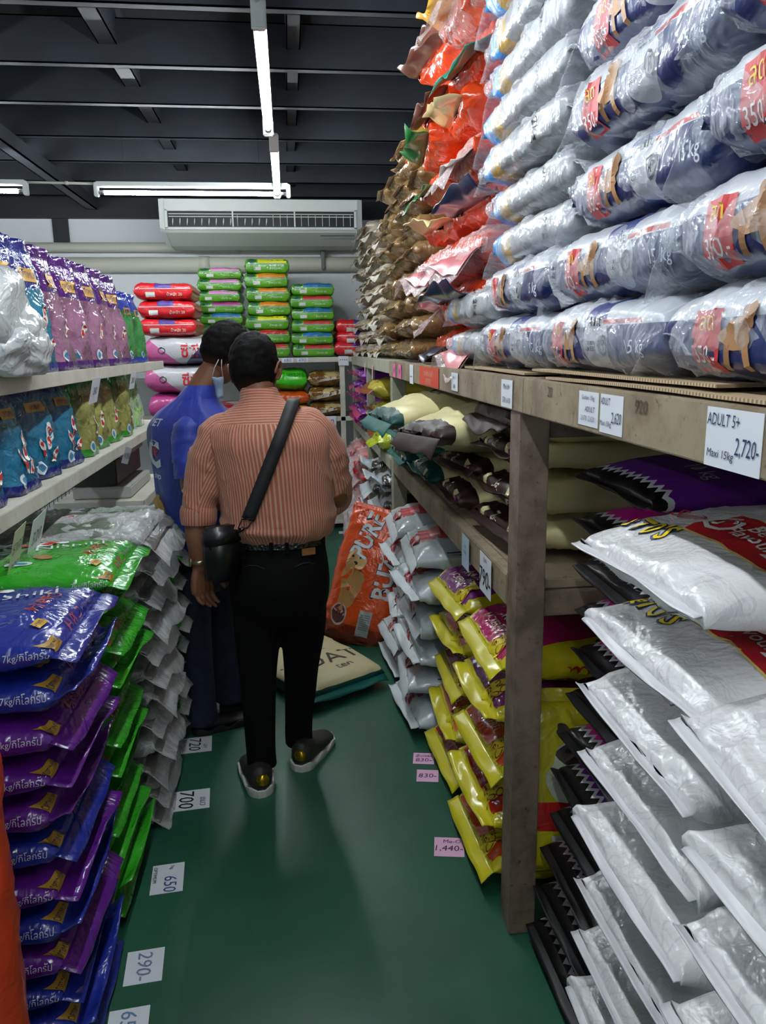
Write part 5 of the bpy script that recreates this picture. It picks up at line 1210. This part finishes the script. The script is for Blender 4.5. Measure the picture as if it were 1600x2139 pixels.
T1 = Trunk([(.955, -.055, 2.80, .165, .112), (.975, -.055, 2.80, .186, .130), (1.01, -.055, 2.80, .205, .150), (1.07, -.058, 2.80, .208, .150), (1.16, -.062, 2.80, .208, .147), (1.25, -.068, 2.80, .215, .143), (1.32, -.075, 2.80, .222, .138),
            (1.37, -.080, 2.81, .212, .128), (1.405, -.085, 2.815, .180, .112), (1.435, -.092, 2.825, .125, .095), (1.46, -.098, 2.832, .082, .078), (1.485, -.102, 2.84, .066, .068)], .0, 2.35, d1)
sh = MB(); sh.uvs = []; T1.mesh(.955, 1.485, 64, 96, 0, sh)
def fold(v): return .006*noise.noise(v*13)+.008*max(0, 1-abs(noise.noise(Vector((v.x*6, v.y*6, v.z*16))))*4.5)**2
limb(sh, [(-.16, 2.815, 1.375, .062), (-.235, 2.81, 1.352, .074), (-.285, 2.805, 1.28, .074), (-.318, 2.80, 1.19, .068), (-.338, 2.795, 1.11, .062), (-.343, 2.79, 1.07, .060)], 36, 8, 1, fold, 0)
limb(sh, [(.0, 2.825, 1.375, .062), (.075, 2.82, 1.352, .074), (.120, 2.825, 1.28, .074), (.148, 2.84, 1.20, .068), (.158, 2.87, 1.13, .064), (.155, 2.90, 1.095, .060)], 36, 8, 1, fold, 0)
so = lb(sh, 'shirt', M_shirt, P1, O1)
# rolled cuffs and collar
cf = MB(); cf.uvs = []; limb(cf, [(-.341, 2.792, 1.092, .061), (-.343, 2.791, 1.075, .0665), (-.345, 2.788, 1.045, .067), (-.346, 2.786, 1.025, .062)], 36, 6, 1, lambda v: .003*noise.noise(v*30), 0)
lb(cf, 'rolled_cuff', M_shirt, P1, O1)
cf = MB(); cf.uvs = []; limb(cf, [(.158, 2.885, 1.118, .060), (.157, 2.90, 1.10, .071), (.152, 2.93, 1.078, .072), (.147, 2.95, 1.07, .063)], 36, 6, 1, lambda v: .003*noise.noise(v*30), 0)
lb(cf, 'rolled_cuff', M_shirt, P1, O1)
Tc = Trunk([(1.455, -.100, 2.838, .079, .078), (1.475, -.103, 2.842, .074, .073), (1.505, -.108, 2.850, .066, .066), (1.512, -.109, 2.852, .064, .064)], 0, 2.1)
cl = MB(); cl.uvs = []; Tc.mesh(1.455, 1.512, 10, 60, 0, cl, False); Tc.mesh(1.512, 1.47, 6, 60, -.006, cl, False)
lb(cl, 'collar', M_shirt, P1, O1)
# trousers, belt
M_blk = mat('black_denim', lambda g: g.mix(g.noise(40, 3).step(.3, .7), srgb('#040405'), srgb('#070708')), .85, spec=.15, bump=lambda g: (g.noise(8, 3, .5, .8)-.5).abs()*-1, bstr=.4, bdist=.02)
tr = MB(); Tp = Trunk([(.64, -.07, 2.80, .150, .11), (.70, -.066, 2.795, .178, .128), (.78, -.063, 2.79, .188, .142), (.86, -.060, 2.793, .182, .136), (.93, -.057, 2.80, .170, .118), (.972, -.055, 2.80, .166, .112)], 0, 2.3)
Tp.mesh(.64, .972, 16, 40, 0, tr)
limb(tr, [(-.150, 2.79, .74, .092), (-.155, 2.785, .60, .088), (-.160, 2.775, .43, .071), (-.162, 2.765, .30, .064), (-.163, 2.755, .16, .058), (-.162, 2.75, .085, .057), (-.160, 2.745, .055, .060)], 26, 6)
limb(tr, [(.022, 2.80, .74, .092), (.018, 2.82, .60, .088), (.006, 2.85, .43, .070), (-.002, 2.88, .30, .063), (-.012, 2.90, .18, .057), (-.016, 2.905, .10, .056), (-.014, 2.91, .062, .058)], 26, 6)
to = lb(tr, 'trousers', M_blk, P1, O1, uv=False); remesh(to, .010, 3)
bl_ = MB(); bl_.uvs = []; Tp2 = Trunk([(.94, -.057, 2.80, .176, .122), (.98, -.056, 2.80, .174, .120)], 0, 2.3); Tp2.mesh(.942, .976, 2, 72, 0, bl_, False); Tp2.mesh(.976, .942, 2, 72, -.004, bl_, False)
lb(bl_, 'belt', mat('black_croc_leather', srgb('#101113'), .3, coat=.3, bump=lambda g: g.voronoi(90, 'DISTANCE_TO_EDGE')*3, bstr=.6, bdist=.003), P1, O1)
for th in (-PI/2-.12, -PI/2+.12, -2.4, -.5):
    p = Tp2.pt(th, .958, .004)-O1; MB().box((p.x-.007, p.y-.004, p.z-.03), (p.x+.007, p.y+.004, p.z+.024), bev=.002).build('belt_loop', M_blk, P1)
p = Tp2.pt(-1.02, .93, .008)-O1; MB().box((-.026, -.002, -.013), (.026, .002, .013), bev=.001).build('leather_patch', mat('tan_leather', srgb('#8a5a30'), .6), P1, loc=p, rot=(0, 0, .35))
for sx, a in ((-1, -.04), (1, .06)):   # rear pocket seams
    pts = [Tp.pt(-PI/2+sx*.25+q*sx*.16, .885-abs(q-1.5)*.01+.01, .003)-O1 for q in range(4)]; MB().tube(pts, .0016, 6).build('pocket_seam', mat('dark_thread', srgb('#1b1b20'), .7), P1, True)
# watch
MB().loft([[Vector((-.3495+math.cos(2*PI*k/28)*(.029+o), 2.760+math.sin(2*PI*k/28)*(.029+o), .893+zz))-O1 for k in range(28)] for o, zz in ((0, -.008), (.004, -.006), (.004, .006), (0, .008))], 0, False).build('wrist_watch', mat('watch_steel', srgb('#a79a80'), .3, 1), P1, True)
MB().tube([Vector((-.385, 2.755, .893))-O1, Vector((-.375, 2.757, .893))-O1], .018, 20).build('watch_case', mat('watch_steel', srgb('#a79a80'), .3, 1), P1, True)
# shoes
M_sh = mat('black_knit', lambda g: g.mix(g.noise(60, 3).step(.4, .7), srgb('#1c1b19'), srgb('#292622')), .6); M_sole = mat('white_sole', srgb('#b9b9b2'), .5); M_goldh = mat('gold_heel', srgb('#a8891c'), .2, .8)
def shoe(parent, org, heel, ang, ups, L=.275, gold=True, sole=None, up_m=None, top=.095, wd=1.0):
    heel = Vector(heel); M4 = Matrix.Translation(heel-org) @ Matrix.Rotation(ang, 4, 'Z')
    def outl(y, e=0):
        t = y/L; w = .032+.016*math.sin(min(1, max(0, t-.05)/.7)*PI*.5) if t > .1 else .020+.014*(t/.1)
        if t > .75: w *= math.sqrt(max(0, 1-((t-.75)/.255)**2.2))
        if t < .06: w *= math.sqrt(max(0.02, 1-((.06-t)/.065)**2))
        return (w+e)*wd
    u = MB(); rings = []
    for i in range(25):
        y = L*(i/24)*.985+.002; t = y/L; h = top*(1-.05*t) if t < .28 else top*(.95-.62*((t-.28)/.72)**.75); h = max(h, .022)
        if t < .04: h = top*(.55+.4*t/.04)
        w = outl(y); r = []
        for k in range(20):
            a = 2*PI*k/20; x = w*spow(math.cos(a), .75)*(1-.35*max(0, math.sin(a))**2*(1 if t < .4 else .6)); z = .016+(h-.016)*(.5+.5*spow(math.sin(a), .8)); r.append(Vector((x, y+(.006 if t < .1 and z > .05 else 0), z)))
        rings.append(r)
    u.loft(rings).xf(M4); u.build('shoe_upper', up_m or M_sh, parent, True)
    so_ = MB(); rings = []
    for i in range(25):
        y = L*(i/24)*1.01-.004; w = outl(max(0, min(L*.985, y)), .006); hh = .026+.008*math.sin(i*.8)
        if i == 0: w *= .8
        rings.append([Vector((-w*.94, y, 0)), Vector((w*.94, y, 0)), Vector((w, y, hh*.6)), Vector((w*.98, y, hh)), Vector((-w*.98, y, hh)), Vector((-w, y, hh*.6))])
    so_.loft(rings).xf(M4); so_.build('shoe_sole', sole or M_sole, parent)
    if gold:
        g_ = MB().ball((.006, .008, .066), (.026, .016, .024), 16, 10).xf(M4); g_.build('heel_cap', M_goldh, parent, True)
shoe(P1, O1, (-.160, 2.625, 0), .16, None, .29, wd=1.28, top=.11); shoe(P1, O1, (-.022, 2.785, 0), -.42, None, .29, wd=1.28, top=.11)
# shoulder bag with strap: carried, so things of their own
BG1 = empty('shoulder_bag', (-.255, 2.665, .945)); tag(BG1, 'black leather shoulder bag hanging at the hip of the person in the striped shirt', 'bag')
M_lea = mat('black_leather', srgb('#121315'), .38, coat=.2, bump=lambda g: g.noise(60, 3), bstr=.15, bdist=.002)
b_ = MB().box((-.066, -.026, -.105), (.066, .034, .095), bev=.018); b_.xf(Matrix.Rotation(.55, 4, 'Z')); b_.build('bag_body', M_lea, BG1, True)
b_ = MB().box((-.068, -.029, .02), (.068, .036, .098), bev=.016); b_.xf(Matrix.Rotation(.55, 4, 'Z')); b_.build('bag_flap', M_lea, BG1, True)
def ribbon(pts, w, t, wd):
    rings = []
    for i, p in enumerate(pts):
        p = Vector(p); d = (Vector(pts[min(i+1, len(pts)-1)])-Vector(pts[max(0, i-1)])).normalized(); n_ = Vector(wd[i]).normalized(); s_ = d.cross(n_).normalized()
        rings.append([p+s_*w/2+n_*t, p-s_*w/2+n_*t, p-s_*w/2, p+s_*w/2])
    return MB().loft(rings)
O2 = Vector(BG1.location); pts, nn = [], []
for i in range(19):
    q = i/18; z = 1.065+(1.430-1.065)*q; x = -.160+(.0+.160)*q; cx, cy, w, d = cat_rom(T1.K, z); th = -math.acos(max(-1, min(1, spow((x-cx)/w, 1.175))))
    p = T1.pt(th, z, .010); pts.append(Vector((x, p.y, z))); nn.append((0, -1, .15+q*.3))
for (x, y, z, ny, nz_) in ((.012, 2.775, 1.458, -.7, .8), (.018, 2.83, 1.468, 0, 1), (.014, 2.885, 1.440, .8, .6), (-.01, 2.94, 1.36, 1, .2), (-.08, 2.965, 1.2, 1, 0), (-.18, 2.95, 1.05, 1, 0)): pts.append(Vector((x, y, z))); nn.append((0, ny, nz_))
ribbon([p-O2 for p in pts], .046, .003, nn).build('strap', mat('black_webbing', srgb('#131417'), .7), BG1, True)
a, b = Vector((-.160, 2.645, 1.068))-O2, Vector((-.175, 2.65, 1.035))-O2
MB().tube([a+Vector((-.02, 0, 0)), a+Vector((.02, 0, 0)), b+Vector((.012, 0, 0)), b+Vector((-.02, 0, 0)), a+Vector((-.02, 0, 0))], .003, 8).build('strap_ring', mat('dark_metal', srgb('#3a3434'), .3, 1), BG1, True)
MB().tube([b, Vector((-.20, 2.655, 1.02))-O2], .007, 8).build('strap_clip', mat('dark_metal', srgb('#3a3434'), .3, 1), BG1, True)

# ---- person in the blue polo shirt
P2 = empty('person', (-.40, 3.28, 0)); tag(P2, 'person in blue polo shirt and dark jeans, face mask pulled down to the chin', 'person')
O3 = Vector(P2.location); rot2 = -.72
HC2 = (-.262, 3.315, 1.622); HR2 = dirR((.85, .62, -.55), (.1, .1, 1))
b2 = MB(); head(b2, HC2, HR2, .98)
limb(b2, [(-.385, 3.27, 1.40, .07), (-.36, 3.28, 1.48, .060), (-.315, 3.295, 1.55, .056), (-.28, 3.31, 1.60, .05)], 20, 4)
Trunk([(.80, -.41, 3.28, .14, .10), (1.1, -.41, 3.28, .15, .10), (1.36, -.40, 3.27, .16, .09), (1.42, -.385, 3.27, .09, .07)], rot2).mesh(.8, 1.42, 14, 24, 0, b2)
limb(b2, [(-.41, 3.15, 1.32, .05), (-.40, 3.095, 1.20, .044), (-.395, 3.085, 1.09, .041), (-.31, 3.12, 1.04, .038), (-.22, 3.18, 1.05, .030), (-.17, 3.21, 1.07, .026)], 18, 5)
fingers(b2, (-.17, 3.21, 1.07), (.8, .55, .15), (.2, .3, .9), (.4, -.8, 0), 1.0, .7)
limb(b2, [(-.31, 3.41, 1.34, .05), (-.24, 3.44, 1.2, .044), (-.20, 3.45, 1.09, .041), (-.13, 3.42, 1.05, .036), (-.07, 3.36, 1.07, .028), (-.04, 3.33, 1.08, .026)], 18, 5)
fingers(b2, (-.04, 3.33, 1.08), (.7, -.55, .2), (-.2, .2, .9), (-.5, -.7, 0), 1.0, .7)
o2 = lb(b2, 'body', skin_mat('brown_skin_2', '#7d5038'), P2, O3, uv=False); remesh(o2, .0042, 3)
face_bits(P2, Vector(HC2)-O3, HR2, .98)
hair(P2, Vector(HC2)-O3, HR2, .98, M_hair, low=-.55, thick=.026, seed=7)
M_polo = mat('blue_polo', lambda g: g.mix(g.noise(5, 3).step(.35, .7), srgb('#102f9c'), srgb('#0c2684')), .6, bump=lambda g: (g.noise(5, 3, .5, .8, (1.2, 1.2, .6))-.5).abs()*-1.5, bstr=.5, bdist=.025, sheen=.2)
def d2(th, z): return .006*noise.noise(Vector((math.cos(th)*3, math.sin(th)*3, z*4)))+.008*max(0, 1-abs(noise.noise(Vector((math.cos(th)*2.2+z*2, math.sin(th)*2, z*1.5))))*5)**2
T2 = Trunk([(.80, -.395, 3.28, .190, .140), (.95, -.40, 3.28, .186, .138), (1.1, -.405, 3.28, .186, .136), (1.24, -.41, 3.275, .200, .134), (1.33, -.408, 3.27, .212, .128), (1.38, -.402, 3.27, .175, .112), (1.42, -.392, 3.27, .125, .092), (1.455, -.378, 3.272, .078, .074), (1.48, -.368, 3.276, .066, .066)], rot2, 2.3, d2)
s2 = MB(); T2.mesh(.80, 1.48, 40, 64, 0, s2)
limb(s2, [(-.39, 3.20, 1.365, .05), (-.405, 3.15, 1.325, .060), (-.405, 3.12, 1.26, .064), (-.40, 3.095, 1.19, .066), (-.398, 3.09, 1.15, .068)], 30, 7, 1, fold)
limb(s2, [(-.35, 3.36, 1.375, .06), (-.30, 3.41, 1.335, .068), (-.27, 3.43, 1.26, .068), (-.255, 3.435, 1.18, .068)], 30, 7, 1, fold)
lb(s2, 'polo_shirt', M_polo, P2, O3, uv=False)
Tc2 = Trunk([(1.45, -.378, 3.272, .082, .080), (1.475, -.368, 3.278, .076, .074), (1.505, -.352, 3.285, .066, .066)], rot2, 2.1)
c2 = MB(); Tc2.mesh(1.452, 1.505, 8, 48, 0, c2, False); Tc2.mesh(1.505, 1.46, 6, 48, -.006, c2, False); c2.uvs = []
lb(c2, 'polo_collar', M_polo, P2, O3, uv=False)
# printed marks on the back of the polo
def decal(T, th0, z0, vs, fs, off=.004):
    cx, cy, w, d = cat_rom(T.K, z0); m = MB(); m.add([T.pt(th0+x/((w+d)/2), z0+y, off)-O3 for x, y in vs], fs); return m
vs, fs, w_, _ = text_geo('C', bold=.04); decal(T2, -2.02, 1.23, [(x*.10, y*.12) for x, y in vs], fs).build('back_print', ink('#c4cad6'), P2)
vs, fs, w_, _ = text_geo('CP', bold=.02); decal(T2, -1.95, 1.24, [(x*.03, y*.035) for x, y in vs], fs, .005).build('back_print', ink('#b8324a'), P2)
vs, fs, w_, _ = text_geo('PET', bold=.02); decal(T2, -1.95, 1.36, [(x*.028, y*.03) for x, y in vs], fs).build('back_print', ink('#c4cad6'), P2)
vs, fs, w_, _ = text_geo('shop', bold=.02); decal(T2, -1.98, 1.135, [(x*.028, y*.035) for x, y in vs], fs).build('back_print', ink('#c4cad6'), P2)
def oval(w, h, n=24): return [(0, 0)]+[(w/2*math.cos(2*PI*k/n), h/2*math.sin(2*PI*k/n)) for k in range(n)], [(0, 1+k, 1+(k+1) % n) for k in range(n)]
vs, fs = oval(.10, .20); decal(T2, -2.0, .96, vs, fs, .012).build('back_print', ink('#b98a44'), P2)['label'] = 'tan round printed patch'
vs, fs = oval(.07, .15); decal(T2, -1.9, .92, vs, fs, .015).build('back_print', ink('#c8c6b4'), P2)['label'] = 'pale round printed patch'
# jeans and dark shoes
M_jean = mat('dark_jeans', lambda g: g.mix(g.noise(30, 3).step(.3, .7), srgb('#10172a'), srgb('#19233c')), .8, bump=lambda g: (g.noise(7, 3, .5, .8)-.5).abs()*-1, bstr=.4, bdist=.02)
j2 = MB(); Trunk([(.64, -.42, 3.27, .13, .11), (.74, -.41, 3.275, .165, .125), (.86, -.40, 3.28, .165, .125), (.9, -.40, 3.28, .16, .12)], rot2).mesh(.64, .9, 10, 32, 0, j2)
limb(j2, [(-.455, 3.21, .74, .088), (-.452, 3.20, .58, .084), (-.446, 3.195, .42, .073), (-.442, 3.19, .26, .068), (-.440, 3.185, .12, .070), (-.440, 3.185, .05, .074)], 24, 6)
limb(j2, [(-.36, 3.34, .74, .088), (-.35, 3.35, .58, .084), (-.34, 3.36, .42, .073), (-.33, 3.365, .26, .068), (-.325, 3.37, .12, .070), (-.325, 3.37, .05, .074)], 24, 6)
jo = lb(j2, 'jeans', M_jean, P2, O3, uv=False); remesh(jo, .010, 3)
M_bs = mat('black_sneaker', srgb('#131316'), .45)
shoe(P2, O3, (-.475, 3.155, 0), -1.15, None, .27, False, mat('dark_sole', srgb('#1a1a1c'), .5), M_bs, .085); shoe(P2, O3, (-.37, 3.35, 0), -1.0, None, .27, False, mat('dark_sole', srgb('#1a1a1c'), .5), M_bs, .085)
# mask hanging below the ear on its loops
MK = empty('face_mask', (-.285, 3.215, 1.50)); tag(MK, 'pale blue face mask hanging from the ear of the person in blue', 'mask')
m = MB(); rings = []
for i in range(9):
    q = i/8; w = .046*(1-.45*q)+.003*math.sin(q*9); z = .040-.085*q
    rings.append([Vector((-w/2+.004*q, .0+.010*math.sin(q*3), z)), Vector((0, -.012-.004*math.sin(q*8), z-.004)), Vector((w/2+.004*q, .004, z)), Vector((w/2+.004*q, .006, z)), Vector((0, -.009, z-.004)), Vector((-w/2+.004*q, .012, z))])
m.loft(rings); m.build('mask_sheet', mat('mask_blue', srgb('#8fa6bd'), .8), MK, True)
for sx in (-1, 1):
    MB().tube([(sx*.021, .0, .038), (sx*.014+.004, -.002, .075), (.014+sx*.006, .006, .108)], .0016, 6).build('ear_loop', mat('mask_white', srgb('#c3c7cc'), .7), MK, True)
